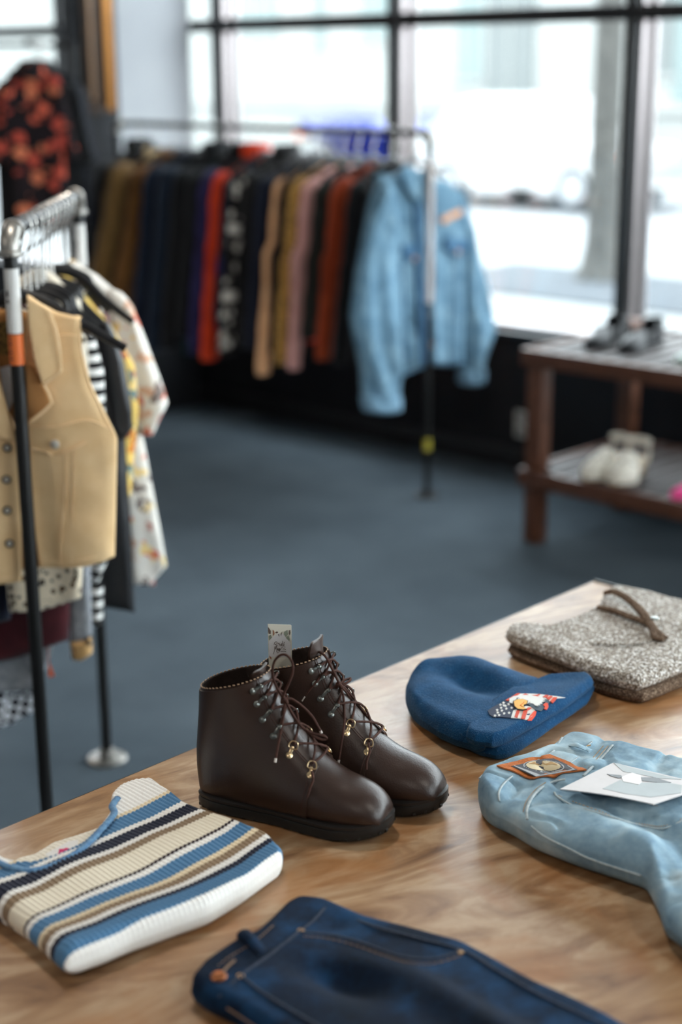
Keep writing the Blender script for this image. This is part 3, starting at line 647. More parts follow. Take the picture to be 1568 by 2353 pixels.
# ------------------------------------------------------------------ striped sweater
n = NT('striped rib knit'); co = n.co('UV'); s = n.sep(co); y = n.math('ADD', s[1], n.math('MULTIPLY', n.math('SUBTRACT', n.noise(co, 14, 2), .5), .006))
CR, WHT, BLU, NAV, BRN, CRM = (226, 218, 200), (232, 231, 228), (78, 122, 160), (30, 34, 52), (138, 118, 96), (222, 206, 176)
lo_, hi_ = 1.20, 1.60
st = [(1.20, WHT), (1.254, BLU), (1.277, NAV), (1.286, WHT), (1.2965, BRN), (1.308, CRM), (1.317, BLU), (1.339, WHT), (1.3475, (48, 36, 44)), (1.353, CR), (1.389, BRN), (1.402, WHT), (1.411, NAV), (1.435, WHT), (1.446, BLU), (1.474, CRM), (1.481, WHT)]
n.set(n.mix(n.math('MULTIPLY', n.noise(co, 260, 2), .45), n.ramp(n.math('DIVIDE', n.math('SUBTRACT', y, lo_), hi_-lo_), [((a-lo_)/(hi_-lo_), c) for a, c in st], 'CONSTANT'), (245, 240, 228), 'MULTIPLY'), .95, spec=.1, sheen=.15)
wv = n.add('TexWave', {'wave_type': 'BANDS', 'bands_direction': 'Y'}, Vector=co, Scale=95.0, Distortion=1.0).outputs[1]
n.bump(n.math('ADD', wv, n.noise(co, 500, 2)), .35, .0015); M_SWEAT = n.m
RIB = 2*PI/.0068
def sw_bump(u, v, a, b_): return 0.0021*np.abs(np.sin(a*RIB/2+.5*np.sin(b_*9)))+.004*(vnoise(a*16, b_*12, 3)-.5)+.003*np.sin(b_*38+a*11)
o = thing('folded_sweater', at(330, 2030, TZ), 'folded cream, blue and brown striped knit sweater on the table corner left of the boots', 'sweater')
bot = [(0, -135, 2085-10), (.0, 0, 0)]
bot = tp([(152, 2226), (235, 2197), (304, 2165), (390, 2132), (477, 2100), (560, 2050), (645, 1985)], TZ+.012)
top = [(0.0, -180, 1985), (.10, -125, 1952), (.2, -52, 1964), (.27, 0, 1988), (.33, 30, 2001), (.40, 75, 2006), (.5, 130, 1990), (.60, 190, 1955), (.68, 236, 1907), (.725, 262, 1872), (.75, 252, 1850), (.80, 276, 1825), (.87, 308, 1812), (.95, 338, 1810), (1, 354, 1822)]
top = [(t,)+tuple(at(x, y_, TZ+.03)[:2]) for t, x, y_ in top]
left = tp([(152, 2226), (56, 2140), (0, 2098), (-90, 2045), (-180, 1985)], TZ+.02)
right = tp([(645, 1985), (652, 1965), (620, 1935), (545, 1912), (430, 1866), (354, 1822)], TZ+.022)
UVW = lambda u, v, a, b_: (a, b_)
_ey = bcurve(bot, np.linspace(0, 1, 60))[:, 1]
UVS = lambda u, v, a, b_: (a, b_-(np.interp(u, np.linspace(0, 1, 60), _ey)-1.259)*(1-v)**1.3)
b = MB(); su = slab(b, tframe(), bot, top, left, right, .037, .0005, (.02, .008, .022, .014), 430, 90, sw_bump, True, UVS, uniform=True)
b.build('front_panel', M_SWEAT, o, 80)
# folded layers showing below along the left side
b = MB(); sh = lambda P, dx, dy: [p[:-2]+(p[-2]+dx, p[-1]+dy) if len(p) == 3 else (p[0]+dx, p[1]+dy) for p in P]
sub = lambda P, f=.94: [tuple(np.array([1.06, 1.38])*(1-f)+np.array(p[-2:])*f) for p in P]
bot2 = tp([(120, 2190), (300, 2130), (480, 2060), (600, 1990)], TZ+.01); top2 = [tuple(at(x, y_, TZ+.01)[:2]) for x, y_ in ((-170, 1998), (-60, 2020), (80, 2030), (200, 1975), (300, 1870), (350, 1850))]
b = MB(); slab(b, tframe(), bot2, top2, None, None, .02, .0, (.012, .012, .012, .012), 200, 30, lambda u, v, a, c: .001*np.abs(np.sin(a*RIB/2)), True, UVW, uniform=True); b.build('under_layer', M_SWEAT, o, 80)
# back neck panel behind the front neckline, with its label
M_CREAM = fab((226, 219, 204), (214, 205, 186), 60, .95, 400, .5, .15, 'cream knit')
nb = [tuple(at(x, y_, TZ+.01)[:2]) for x, y_ in ((20, 2014), (75, 2018), (130, 2004), (190, 1970), (238, 1924), (262, 1892))]
nt = [tuple(at(x, y_, TZ+.01)[:2]) for x, y_ in ((20, 2004), (42, 1982), (80, 1972), (120, 1945), (180, 1928), (236, 1912), (268, 1866))]
b = MB(); sb = slab(b, tframe(), nb, nt, None, None, .022, .0, (.004, .01, .01, .01), 160, 24, lambda u, v, a, c: .0012*np.abs(np.sin(a*RIB/2)), True, UVW, uniform=True); b.build('back_neck', M_CREAM, o, 80)
CS = crop(90, 1900, 11.2)
M_PINKL = plain((208, 24, 98), .7, name='pink print'); M_GREYL = plain((112, 114, 140), .8, name='grey print')
def lab(mb, pts, off, m=0):
    P = [at(x, y_, TZ+.03+off) for x, y_ in CS(pts)]; Q = [p-V(0, 0, .0006) for p in P]; k = len(P)
    mb.add(P+Q, [tuple(range(k)), tuple(reversed(range(k, 2*k)))]+[(i, k+i, k+(i+1) % k, (i+1) % k) for i in range(k)], m=m)
b = MB(); lab(b, [(170, 690), (760, 370), (1000, 330), (1010, 560), (900, 700), (560, 860), (380, 890), (290, 830)], 0); l_ = b.build('neck_label', plain((226, 223, 218), .8, name='label tape'), o); l_['label'] = 'white label with a pink print'
b = MB(); lab(b, [(400, 790), (410, 730), (490, 690), (515, 570), (640, 560), (690, 535), (760, 550), (820, 565), (700, 650), (560, 740), (470, 800)], .0007); b.build('pink_mark', M_PINKL, l_)
b = MB(); lab(b, [(620, 700), (800, 610), (900, 640), (780, 740), (650, 780)], .0007); b.build('grey_mark', M_GREYL, l_)
# neck band
M_BAND = fab((104, 142, 172), (72, 106, 142), 120, .95, 400, .6, .15, 'blue rib band')
b = MB(); pts = [at(x, y_, TZ+.040) for x, y_ in ((-30, 1968), (0, 1984), (30, 1995), (75, 2000), (130, 1984), (190, 1949), (236, 1902), (262, 1870), (258, 1852), (270, 1834))]
P = smoothpath(pts, 110); b.tube(P, .0042+.001*np.abs(np.sin(np.arange(111)*1.3)), 8, flat=.7); b.build('neck_band', M_BAND, o, 80)
# ------------------------------------------------------------------ beanie
n = NT('navy wool'); co = n.co(); g = n.noise(co, 45, 3); g2 = n.noise(co, 420, 2)
c = n.mix(g, (8, 40, 70), (20, 72, 112)); c = n.mix(n.ramp(g2, [(.60, (0,)*3), (.75, (150,)*3)]), c, (120, 150, 172)); n.set(c, .97, spec=.08, sheen=.15); n.b.inputs['Sheen Tint'].default_value = (.5, .7, .9, 1)
n.bump(n.math('ADD', g2, n.math('MULTIPLY', n.noise(co, 160, 3), .4)), .6, .0025); M_NAVY = n.m
CB = crop(900, 1320, 2.347)
o = thing('beanie', at(1140, 1640, TZ), 'navy blue knitted beanie with an embroidered eagle and flag badge on its cuff', 'hat')
def bn_bump(u, v, a, b_):
    w = .006*(vnoise(a*22, b_*22, 5)-.5)
    w -= .012*np.exp(-((v-.60)/.10)**2)*np.clip((u-.25)/.3, 0, 1)*np.clip((1.0-u)/.35, 0, 1)          # the dent across the crown
    w += .008*np.exp(-((v-.80)/.12)**2)*np.clip((1-u)/.3, 0, 1)
    return w
zt = TZ+.018
bot = tp(CB([(100, 735), (160, 790), (260, 850), (340, 880), (450, 905), (500, 915)]), TZ+.012); top = tp(CB([(150, 552), (230, 518), (320, 497), (410, 489), (490, 498), (600, 530), (720, 556), (870, 590)]), TZ+.03)
left = tp(CB([(100, 735), (75, 690), (76, 640), (95, 600), (150, 552)]), zt); right = tp(CB([(500, 915), (600, 800), (740, 680), (870, 590)]), TZ+.03)
b = MB(); sc_ = slab(b, tframe(), bot, top, left, right, .047, .0005, (.034, .034, .034, .02), 70, 50, bn_bump); b.build('crown', M_NAVY, o, 80)
def cuff(zoff, th, bb, tt, ll, r_, name):
    q = lambda P: tp(CB(P), TZ+zoff+th/2); mb = MB()
    s_ = slab(mb, tframe(), q(bb), q(tt), q(ll), q(r_), th, zoff, (.006, .012, .014, .012), 60, 40, lambda u, v, a, b_: .002*(vnoise(a*25, b_*25, 8)-.5)-.004*np.sin(PI*v)*np.exp(-((u-.85)/.12)**2))
    mb.build(name, M_NAVY, o, 80); return s_
cuff(.0008, .022, [(412, 925), (440, 880), (550, 790), (700, 700), (880, 630)], [(625, 964), (700, 932), (800, 866), (900, 794), (985, 740), (1062, 684), (1099, 610)], [(412, 925), (470, 955), (560, 976), (625, 964)], [(880, 630), (980, 610), (1060, 595), (1099, 610)], 'cuff_fold')
scf = cuff(.0218, .025, [(402, 880), (412, 830), (530, 712), (640, 640), (850, 568)], [(618, 880), (660, 856), (800, 786), (940, 708), (1036, 634), (1080, 600), (1092, 584)], [(402, 876), (450, 900), (540, 910), (618, 880)], [(850, 568), (960, 554), (1050, 549), (1092, 584)], 'cuff')
CE = crop(1120, 1580, 7.84)
E_NAVY, E_WHITE, E_RED, E_GOLD, E_ORNG, E_SLATE, E_BLACK = [plain(c, .75, name='embroidery') for c in ((24, 38, 66), (226, 226, 222), (205, 66, 36), (246, 186, 96), (226, 130, 40), (62, 78, 92), (26, 28, 36))]
root_b = thing  # embroidery parts on the cuff
eb = MB(); drape_poly(eb, scf, CE([(10, 430), (90, 370), (230, 300), (330, 240), (400, 260), (480, 320), (520, 420), (440, 560), (250, 545), (110, 545), (40, 500)]), .0010); bd = eb.build('badge', E_NAVY, o); bd['label'] = 'embroidered badge of an eagle head before a flag'
def emb(name, mat, polys, off):
    for p in polys:
        mb = MB(); drape_poly(mb, scf, CE(p), off, .0005); mb.build(name, mat, bd)
emb('flag_field', E_WHITE, [[(430, 560), (470, 430), (700, 350), (800, 360), (860, 430), (800, 520), (700, 590), (560, 570)], [(340, 250), (440, 200), (560, 130), (680, 125), (850, 130), (1050, 150), (1250, 175), (1400, 190), (1250, 205), (1180, 290), (1000, 210), (760, 180), (560, 190), (400, 230)]], .0014)
emb('red_stripe', E_RED, [[(490, 555), (530, 435), (590, 430), (545, 570)], [(605, 578), (650, 445), (740, 380), (800, 385), (730, 430), (670, 580)], [(710, 600), (760, 520), (840, 440), (880, 450), (850, 520), (780, 600)],
    [(330, 245), (430, 195), (540, 125), (600, 125), (520, 180), (400, 250), (370, 260)], [(620, 160), (690, 130), (740, 150), (660, 175)], [(770, 165), (900, 150), (960, 140), (900, 175), (960, 200), (850, 190)], [(1000, 190), (1050, 155), (1110, 160), (1060, 200)], [(1060, 205), (1140, 170), (1180, 180), (1110, 240)], [(1130, 265), (1190, 195), (1260, 195), (1220, 250), (1170, 300)]], .0019)
emb('neck_shade', E_SLATE, [[(730, 320), (900, 300), (1000, 330), (1090, 260), (1110, 290), (1000, 400), (960, 440), (860, 420), (770, 350)], [(980, 210), (1100, 250), (1130, 290), (1040, 290)]], .0021)
emb('eagle_head', E_WHITE, [[(400, 300), (400, 230), (470, 190), (600, 165), (760, 165), (900, 190), (1000, 220), (1045, 255), (990, 265), (1040, 280), (970, 290), (1000, 315), (930, 325), (960, 340), (900, 345), (925, 362), (860, 350), (830, 320), (760, 310), (790, 280), (700, 330), (600, 300), (470, 260), (460, 315)]], .0026)
emb('beak_outline', E_BLACK, [[(465, 290), (520, 250), (640, 240), (740, 275), (720, 330), (670, 350), (670, 400), (720, 425), (640, 440), (540, 430), (480, 370)]], .0031)
emb('beak', E_GOLD, [[(480, 290), (540, 255), (640, 248), (725, 280), (705, 330), (660, 345), (655, 385), (705, 425), (640, 432), (550, 420), (495, 370)]], .0036)
emb('beak_line', E_ORNG, [[(590, 360), (640, 330), (670, 290), (660, 325), (610, 360), (655, 400), (600, 372)]], .0041)
emb('eye', E_SLATE, [ellipse(553, 235, 26, 20, 12)], .0031); emb('pupil', E_WHITE, [ellipse(560, 240, 12, 10, 10)], .0036)
emb('tuft', E_RED, [[(1000, 340), (1050, 300), (1085, 310), (1085, 370), (1050, 415), (1005, 400), (1030, 370)]], .0026)
def star(cx, cy, r): return [(cx+(r if i % 2 == 0 else r*.42)*math.cos(PI/5*i-1.5), cy+(r if i % 2 == 0 else r*.42)*.95*math.sin(PI/5*i-1.5)) for i in range(10)]
emb('flag_star', E_WHITE, [star(x, y_, 30) for x, y_ in ((140, 525), (215, 515), (305, 485), (395, 475), (180, 425), (265, 435), (345, 400), (440, 385), (190, 470), (250, 385), (240, 330), (295, 295), (330, 350), (385, 320), (300, 340))], .0016)
# ------------------------------------------------------------------ tweed cardigan
n = NT('tweed knit'); co = n.co(); g = n.noise(co, 330, 2, .7); g2 = n.vor(co, 300)
c = n.ramp(g, [(.30, (66, 56, 48)), (.44, (118, 108, 98)), (.54, (168, 158, 146)), (.66, (226, 220, 210))])
c = n.mix(n.ramp(n.sep(g2.outputs['Color'])[0], [(.80, (0,)*3), (.82, (255,)*3)], 'CONSTANT'), c, (228, 226, 222)); n.set(c, .9, spec=.2); n.bump(n.math('ADD', n.math('MULTIPLY', g, 1.5), g2.outputs['Distance']), .8, .004); M_TWEED = n.m
n = NT('brown shaded tweed'); co = n.co(); g = n.noise(co, 380, 2, .7); n.set(n.ramp(g, [(.35, (52, 40, 32)), (.55, (104, 84, 68)), (.72, (170, 150, 130))]), .95, spec=.1); n.bump(g, .7, .003); M_TWEED_SHADE = n.m  # brown tweed, with the shading of collar and lower layer in the colour
o = thing('folded_cardigan', at(1400, 1480, TZ), 'folded grey-brown tweed knit cardigan at the far table corner behind the beanie', 'cardigan')
def cd(z, dy, dz_t, rr, mat, name, ins=0):
    q = lambda P: tp(CB([(x+ins, y+dy) for x, y in P]), TZ+z)
    A = q([(612, 335), (660, 365), (760, 405), (900, 455), (1100, 540), (1220, 575), (1345, 600)]); D = q([(612, 335), (640, 292), (700, 285), (850, 305), (1000, 250), (1110, 200), (1150, 110), (1200, 78), (1380, 110), (1568, 165), (1760, 215)])
    R_ = q([(1345, 600), (1450, 560), (1568, 510), (1760, 420)]); T_ = q([(1760, 215), (1760, 420)])[::1]
    mb = MB(); s_ = slab(mb, tframe(), A, [D[-1], R_[-1]], None, None, .02, 0) if False else slab(mb, tframe(), A, T_, D, R_, dz_t, z-dz_t/2, rr, 80, 60, lambda u, v, a, b_: .004*(vnoise(a*20, b_*20, 11)-.5)+.0025*np.sin(u*9)*np.sin(v*5))
    mb.build(name, mat, o, 80); return s_
cd(.0105, 75, .021, (.012, 0, .012, .012), M_TWEED_SHADE, 'under_layer', 12)
scd = cd(.034, 0, .028, (.014, 0, .012, .018), M_TWEED, 'front_panel')
def band(pts, r, z, name, flat=.55, mat=None):
    P = smoothpath([at(x, y_, TZ+z+h) for (x, y_), h in zip(CB([p[:2] for p in pts]), [p[2] for p in pts])], 50)
    mb = MB(); mb.tube(P, r, 10, flat=flat); return mb.build(name, mat or M_TWEED_SHADE, o, 80)
band([(1150, 100, .0), (1195, 92, .006), (1250, 115, .008), (1310, 160, .006), (1370, 225, .004), (1420, 300, .0), (1470, 345, -.002)], .008, .056, 'collar_band')
band([(1120, 178, .0), (1200, 195, .004), (1280, 225, .004), (1350, 250, .003), (1400, 275, .0)], .008, .052, 'neck_edge')
band([(1395, 262, 0), (1412, 300, .002), (1425, 340, 0), (1470, 350, 0)], .007, .054, 'placket')
band([(1080, 372, 0), (1180, 376, 0), (1300, 374, 0), (1400, 356, 0), (1440, 345, 0)], .0022, .0495, 'neck_seam', 1, M_TWEED)
band([(620, 318, 0), (700, 325, 0), (800, 368, 0), (940, 428, 0), (1090, 498, 0)], .004, .036, 'front_edge', 1)
mb = MB(); mb.lathe([(.007, 0), (.0075, .002), (.005, .0035), (0, .003)], at(*CB([(1420, 240)])[0], TZ+.062), (0, 0, 1), 16); mb.build('button', plain((176, 184, 180), .25, .3), o)
# ------------------------------------------------------------------ light jeans
M_LDEN = denim((84, 114, 136), (130, 158, 174), (186, 205, 211), 13, 'light denim'); M_SEAM = fab((184, 194, 196), (150, 164, 170), 200, .9, 700, .5, 0, 'faded seam'); M_STITCH = plain((196, 160, 118), .8, name='tan stitching')
CJ = crop(1060, 1660, 3.087)
o = thing('folded_jeans', at(1400, 1850, TZ), 'folded light blue denim jeans with a leather waist patch at the right of the table', 'jeans')
bot = [tuple(at(x, y_, TZ+.022)[:2]) for x, y_ in ((1104, 1830), (1130, 1862), (1180, 1888), (1235, 1925), (1330, 1965), (1420, 1996), (1485, 2020), (1510, 2075), (1527, 2135), (1570, 2170), (1660, 2230))]
top = [tuple(at(x, y_, TZ+.035)[:2]) for x, y_ in ((1300, 1691), (1360, 1700), (1420, 1713), (1568, 1745), (1700, 1780), (1880, 1840))]
left = [tuple(at(x, y_, TZ+.035)[:2]) for x, y_ in ((1104, 1830), (1098, 1805), (1112, 1780), (1150, 1762), (1205, 1745), (1262, 1722), (1300, 1691))]
def lj(u, v, a, b_):
    w = .008*(vnoise(a*9+3, b_*9, 21)-.5)+.005*(vnoise(a*26, b_*26, 22)-.5)-.006*np.maximum(0, 1-np.abs(vnoise(a*17+b_*9, b_*21-a*6, 23)-.5)*9)+.003*(vnoise(a*60, b_*60, 24)-.5)
    w += .010*np.exp(-((v-.12)/.09)**2)*np.sin(u*13+1)*np.clip(u*2, 0, 1)
    w -= .010*np.exp(-((u-.16)/.05)**2)*np.exp(-((v-.25)/.2)**2)
    w -= .012*np.exp(-((v-.30)/.07)**2)*np.clip((u-.25)*3, 0, 1)
    return w
b = MB(); sj = slab(b, tframe(), bot, top, left, None, lambda u, v: .058-.012*v, .0005, (.04, .014, .02, 0), 130, 100, lj); b.build('denim_body', M_LDEN, o, 80)
def seam(pts, r, name, mat, off=.0011, par=None, flat=.6, dash=None, cr=CJ, s_=None, n_=56):
    mb = MB(); drape_path(mb, s_ or sj, cr(pts), r, off, n_, flat, dash=dash); return mb.build(name, mat, par or o, 80)
seam([(1078, 165), (1000, 255), (930, 320), (870, 385)], .0022, 'waistband_seam', M_SEAM)
seam([(740, 408), (640, 430), (560, 480), (500, 545), (470, 620), (472, 690)], .0022, 'waistband_seam', M_SEAM)
seam([(1045, 170), (970, 255), (905, 320)], .0007, 'waist_stitching', M_STITCH, .0009, dash=(1, 2)); seam([(1010, 170), (940, 250), (880, 310)], .0007, 'waist_stitching', M_STITCH, .0009, dash=(1, 2))
seam([(600, 430), (530, 480), (465, 560), (440, 640)], .0007, 'waist_stitching', M_STITCH, .0009, dash=(1, 2))
seam([(362, 385), (300, 440), (268, 500), (272, 560)], .0016, 'side_seam', M_SEAM); seam([(928, 140), (885, 180)], .0014, 'side_seam', M_SEAM); seam([(830, 250), (775, 290)], .0012, 'side_seam', M_SEAM)
seam([(662, 500), (690, 535), (800, 580), (1000, 655), (1150, 700), (1300, 740), (1440, 755), (1568, 700)], .0016, 'pocket_seam', M_SEAM, n_=60); seam([(690, 520), (800, 565), (1000, 640), (1150, 685), (1300, 724), (1430, 738), (1568, 684)], .0007, 'pocket_stitching', M_STITCH, .0009, dash=(1, 2), n_=90)
seam([(135, 400), (200, 340), (330, 310), (450, 300), (600, 245), (655, 205), (720, 110)], .0022, 'waist_edge', M_SEAM, .0004)
seam([(500, 735), (600, 812), (760, 890), (900, 960), (1100, 1030), (1280, 1085)], .0016, 'outer_seam', M_SEAM, .0004)
seam([(905, 470), (1000, 500), (1200, 545), (1400, 600)], .0007, 'pocket_stitching', M_STITCH, .0009, dash=(1, 2), n_=60)
mb = MB(); drape_path(mb, sj, CJ([(668, 172), (720, 158), (800, 185), (880, 212), (912, 232)]), .0068, .006, 24, .32, 8); lp = mb.build('belt_loop', M_LDEN, o)
mb = MB(); [mb.tube([p_+V(0, 0, .0085), p_+V(0, 0, .0095)+d_], .0009, 5) for p_, d_ in zip([sj.pt(*q) for q in CJ([(890, 205), (700, 145)])], (V(.004, -.004, 0), V(.004, -.004, 0)))]; mb.build('bar_tack', M_STITCH, lp)
M_ORNG = fab((188, 112, 62), (160, 88, 46), 200, .8, 600, .4, 0, 'tan leather patch'); M_PBLK = plain((52, 54, 62), .6, name='patch black'); M_PCRM = plain((212, 196, 160), .7, name='patch cream'); M_PGRY = plain((178, 182, 186), .6, name='patch grey line')
mb = MB(); sp = drape_quad(mb, sj, CJ([(250, 318), (630, 240), (890, 348), (520, 408)]), .0012, .0022, 16, 10); pt_ = mb.build('waist_patch', M_ORNG, o); pt_['label'] = 'tan leather patch with a black field and a cream oval emblem'
CP = crop(1120, 1700, 6.533)
def pp(name, mat, polys, off, cr=CP):
    mb = MB()
    for p in polys: drape_poly(mb, sp, cr(p), off, .0003, rings=0 if name in ('patch_line', 'emblem_scene') else 4)
    return mb.build(name, mat, pt_)
pp('patch_field', M_PBLK, [[(360, 400), (500, 372), (850, 290), (1000, 285), (1150, 350), (1355, 455), (1310, 470), (1000, 520), (800, 555)]], .0004)
pp('patch_line', M_PGRY, [[(395, 398), (410, 394), (800, 535), (1290, 452), (1200, 395), (1215, 392), (1320, 455), (800, 550)]], .0008)
pp('emblem_ring', M_PGRY, [ellipse(850, 405, 310, 92, 28, .05)], .0008); pp('emblem_band', M_PBLK, [ellipse(850, 405, 292, 84, 28, .05)], .0012)
pp('emblem', M_PCRM, [ellipse(845, 403, 262, 74, 28, .05)], .0016)
pp('emblem_scene', plain((176, 140, 92), .7, name='patch brown'), [[(620, 380), (700, 350), (760, 372), (820, 340), (880, 375), (960, 345), (1040, 380), (1060, 400), (980, 385), (900, 395), (820, 370), (760, 400), (700, 380)]], .002)
mb = MB()
for k in range(22):
    a = 2*PI*k/22; x, y_ = 850+277*math.cos(a), 405+79*math.sin(a); drape_poly(mb, sp, CP(ellipse(x, y_, 9, 5, 5)), .0016, .0002)
mb.build('emblem_lettering', M_PGRY, pt_)
# printed photo card lying on the jeans
CC = crop(1260, 1740, 5.09)
q4 = [(140, 370), (765, 62), (1900, 330), (1235, 547)]
cz = [.064, .058, .055, .066]
def cardpt(a, b_):
    P = [at(x, y_, TZ+z) for (x, y_), z in zip(CC(q4), cz)]
    return (P[0]*(1-a)+P[3]*a)*(1-b_)+(P[1]*(1-a)+P[2]*a)*b_ + V(0, 0, .0025*math.sin(PI*a)*(1-b_))
G = np.array([[cardpt(i/14, j/10) for j in range(11)] for i in range(15)])
b = MB(); b.grid(G); b.grid((G-V(0, 0, .0012))[:, ::-1]); 
for g in (G[0], G[-1], G[:, 0], G[:, -1]): b.grid(np.stack([g, g-V(0, 0, .0012)]))
cardo = b.build('photo_card', plain((206, 202, 202), .6, name='coated white card'), None); tag(cardo, 'white printed photo card lying on the back pocket of the light jeans', 'card'); sk = Surf(G)
def kp(name, mat, polys, off=.0003):
    mb = MB()
    for p in polys: drape_poly(mb, sk, CC(p), off, .0002, 1 if sk.nor(.5, .5)[2] > 0 else -1)
    return mb.build(name, mat, cardo)
kp('photo_ground', plain((168, 176, 178), .6, name='pale grey print'), [[(640, 370), (840, 270), (1080, 300), (1400, 300), (1568, 330), (1560, 420), (1200, 470), (900, 430)], [(765, 66), (1000, 130), (1400, 226), (1560, 262), (1300, 250), (1060, 200), (880, 170)]])
kp('photo_shade', plain((122, 126, 130), .6, name='grey print'), [[(690, 200), (850, 215), (880, 240), (820, 248), (730, 222)], [(1090, 240), (1250, 240), (1440, 300), (1300, 300), (1100, 280)]], .0006)
kp('photo_figure', plain((236, 233, 233), .5, name='white print'), [[(860, 240), (980, 190), (1080, 215), (1090, 300), (1060, 325), (940, 300), (880, 290)]], .0009)
# ------------------------------------------------------------------ dark jeans
M_DDEN = denim((3, 8, 16), (6, 22, 42), (24, 66, 104), 11, 'dark denim'); M_DSEAM = fab((66, 72, 84), (46, 54, 68), 200, .9, 700, .5, 0, 'dark seam'); M_TSTITCH = plain((124, 98, 78), .8, name='dull tan stitching')
CD = crop(400, 2020, 1.3425)
o = thing('folded_jeans', at(900, 2250, TZ), 'dark indigo blue jeans with a copper button at the front edge of the table', 'jeans')
bot = tp(CD([(52, 352), (100, 392), (180, 430), (280, 490), (430, 590), (640, 760), (820, 960)]), TZ+.016)
top = tp(CD([(385, 76), (470, 82), (600, 136), (760, 176), (890, 212), (1000, 275), (1130, 350), (1350, 452), (1620, 600)]), TZ+.016)
left = tp(CD([(52, 352), (56, 330), (95, 285), (180, 225), (250, 188), (300, 140), (340, 100), (385, 76)]), TZ+.016)
def dj(u, v, a, b_):
    w = .007*(vnoise(a*10, b_*10, 31)-.5)
    w -= .016*np.exp(-((v-.45)/.10)**2)*np.exp(-((u-.32)/.12)**2)
    w += .010*np.exp(-((v-.62)/.08)**2)*np.clip((u-.2)*3, 0, 1); w -= .006*np.exp(-((u-.16)/.03)**2)*np.exp(-((v-.82)/.1)**2)
    return w
b = MB(); sd = slab(b, tframe(), bot, top, left, None, .034, .0005, (.022, .018, .012, 0), 90, 60, dj); b.build('denim_body', M_DDEN, o, 80)
S = lambda pts, r, name, mat, **k: seam(pts, r, name, mat, cr=CD, s_=sd, par=o, **k)
S([(466, 90), (430, 130), (385, 165), (300, 232), (205, 300), (140, 365)], .0018, 'waistband_seam', M_DSEAM); S([(360, 84), (300, 150), (240, 200), (160, 250), (75, 330)], .001, 'waist_stitching', M_TSTITCH, off=.0008, dash=(1, 2), n_=60)
S([(388, 165), (460, 172), (560, 192), (650, 225), (720, 245), (800, 248), (885, 224)], .0018, 'pocket_seam', M_DSEAM); S([(400, 178), (470, 184), (560, 206), (650, 238), (720, 258), (800, 262), (890, 236)], .0009, 'pocket_stitching', M_TSTITCH, off=.0008, dash=(2, 3), n_=90)
S([(205, 300), (270, 350), (350, 400), (470, 470)], .0018, 'fly_seam', M_DSEAM); S([(165, 398), (230, 440), (300, 490)], .0014, 'fly_stitching', M_TSTITCH, off=.0008, dash=(2, 3), n_=60)
S([(500, 95), (600, 142), (760, 186), (890, 222), (1000, 286), (1130, 360), (1340, 458)], .002, 'side_seam', M_DSEAM, n_=60)
mb = MB(); drape_quad(mb, sd, CD([(190, 215), (225, 195), (288, 232), (262, 246)]), .003, .003, 10, 5, bulge=.004); mb.build('belt_loop', M_DDEN, o)
p = sd.pt(*CD([(138, 305)])[0], .0005); nn = sd.nor(*sd.uv(*CD([(138, 305)])[0])); mb = MB(); mb.lathe([(.0085, 0), (.009, .002), (.0075, .0035), (.004, .003), (0, .0032)], p, nn, 20); mb.build('button', plain((150, 92, 56), .35, .8), o)
S([(150, 290), (165, 272), (188, 252)], .0016, 'buttonhole', M_TSTITCH, off=.001)
mb = MB()
for q in ((885, 226), (392, 160), (205, 300)): 
    uv_ = sd.uv(*CD([q])[0]); mb.lathe([(.0042, 0), (.004, .0015), (0, .002)], sd.at(*uv_), sd.nor(*uv_), 12)
mb.build('rivet', plain((188, 150, 110), .4, .7), o)
# ------------------------------------------------------------------ pipe racks
M_PIPE = plain((46, 46, 46), .42, .75, .5, 'black steel pipe'); M_FIT = plain((150, 146, 140), .4, .85, .5, 'malleable iron fitting')
M_STW = plain((222, 220, 216), .6, name='white sticker'); M_STO = plain((226, 112, 48), .6, name='orange sticker'); M_TXT = plain((40, 30, 30), .7, name='print')
def flange(o, c, M_FIT=M_FIT):
    b = MB(); b.lathe([(.052, 0), (.052, .006), (.048, .009), (.022, .012), (.02, .03), (.0175, .032), (0, .032)], c, (0, 0, 1), 28); f = b.build('floor_flange', M_FIT, o)
    for k in range(4):
        b = MB(); b.lathe([(.006, 0), (.006, .003), (.003, .0045), (0, .0045)], c+V(.038*math.cos(k*PI/2+.6), .038*math.sin(k*PI/2+.6), .008), (0, 0, 1), 10); b.build('screw', M_PIPE, f)
def elbow(o, c, d, r=.0185):
    R = .03; P = [c+V(0, 0, -R-.012), c+V(0, 0, -R)]+[c-V(0, 0, R)+d*R+(-d*math.cos(t)+V(0, 0, 1)*math.sin(t))*R for t in np.linspace(0, PI/2, 9)]+[c+d*(R+.012)]
    b = MB(); b.tube(P, r, 18)
    for p, a in ((c+V(0, 0, -R-.012), V(0, 0, -1)), (c+d*(R+.012), d)): b.lathe([(r, -.002), (r+.004, 0), (r+.004, .008), (r, .011)], p-a*.009, a, 20)
    b.build('elbow', M_FIT, o)
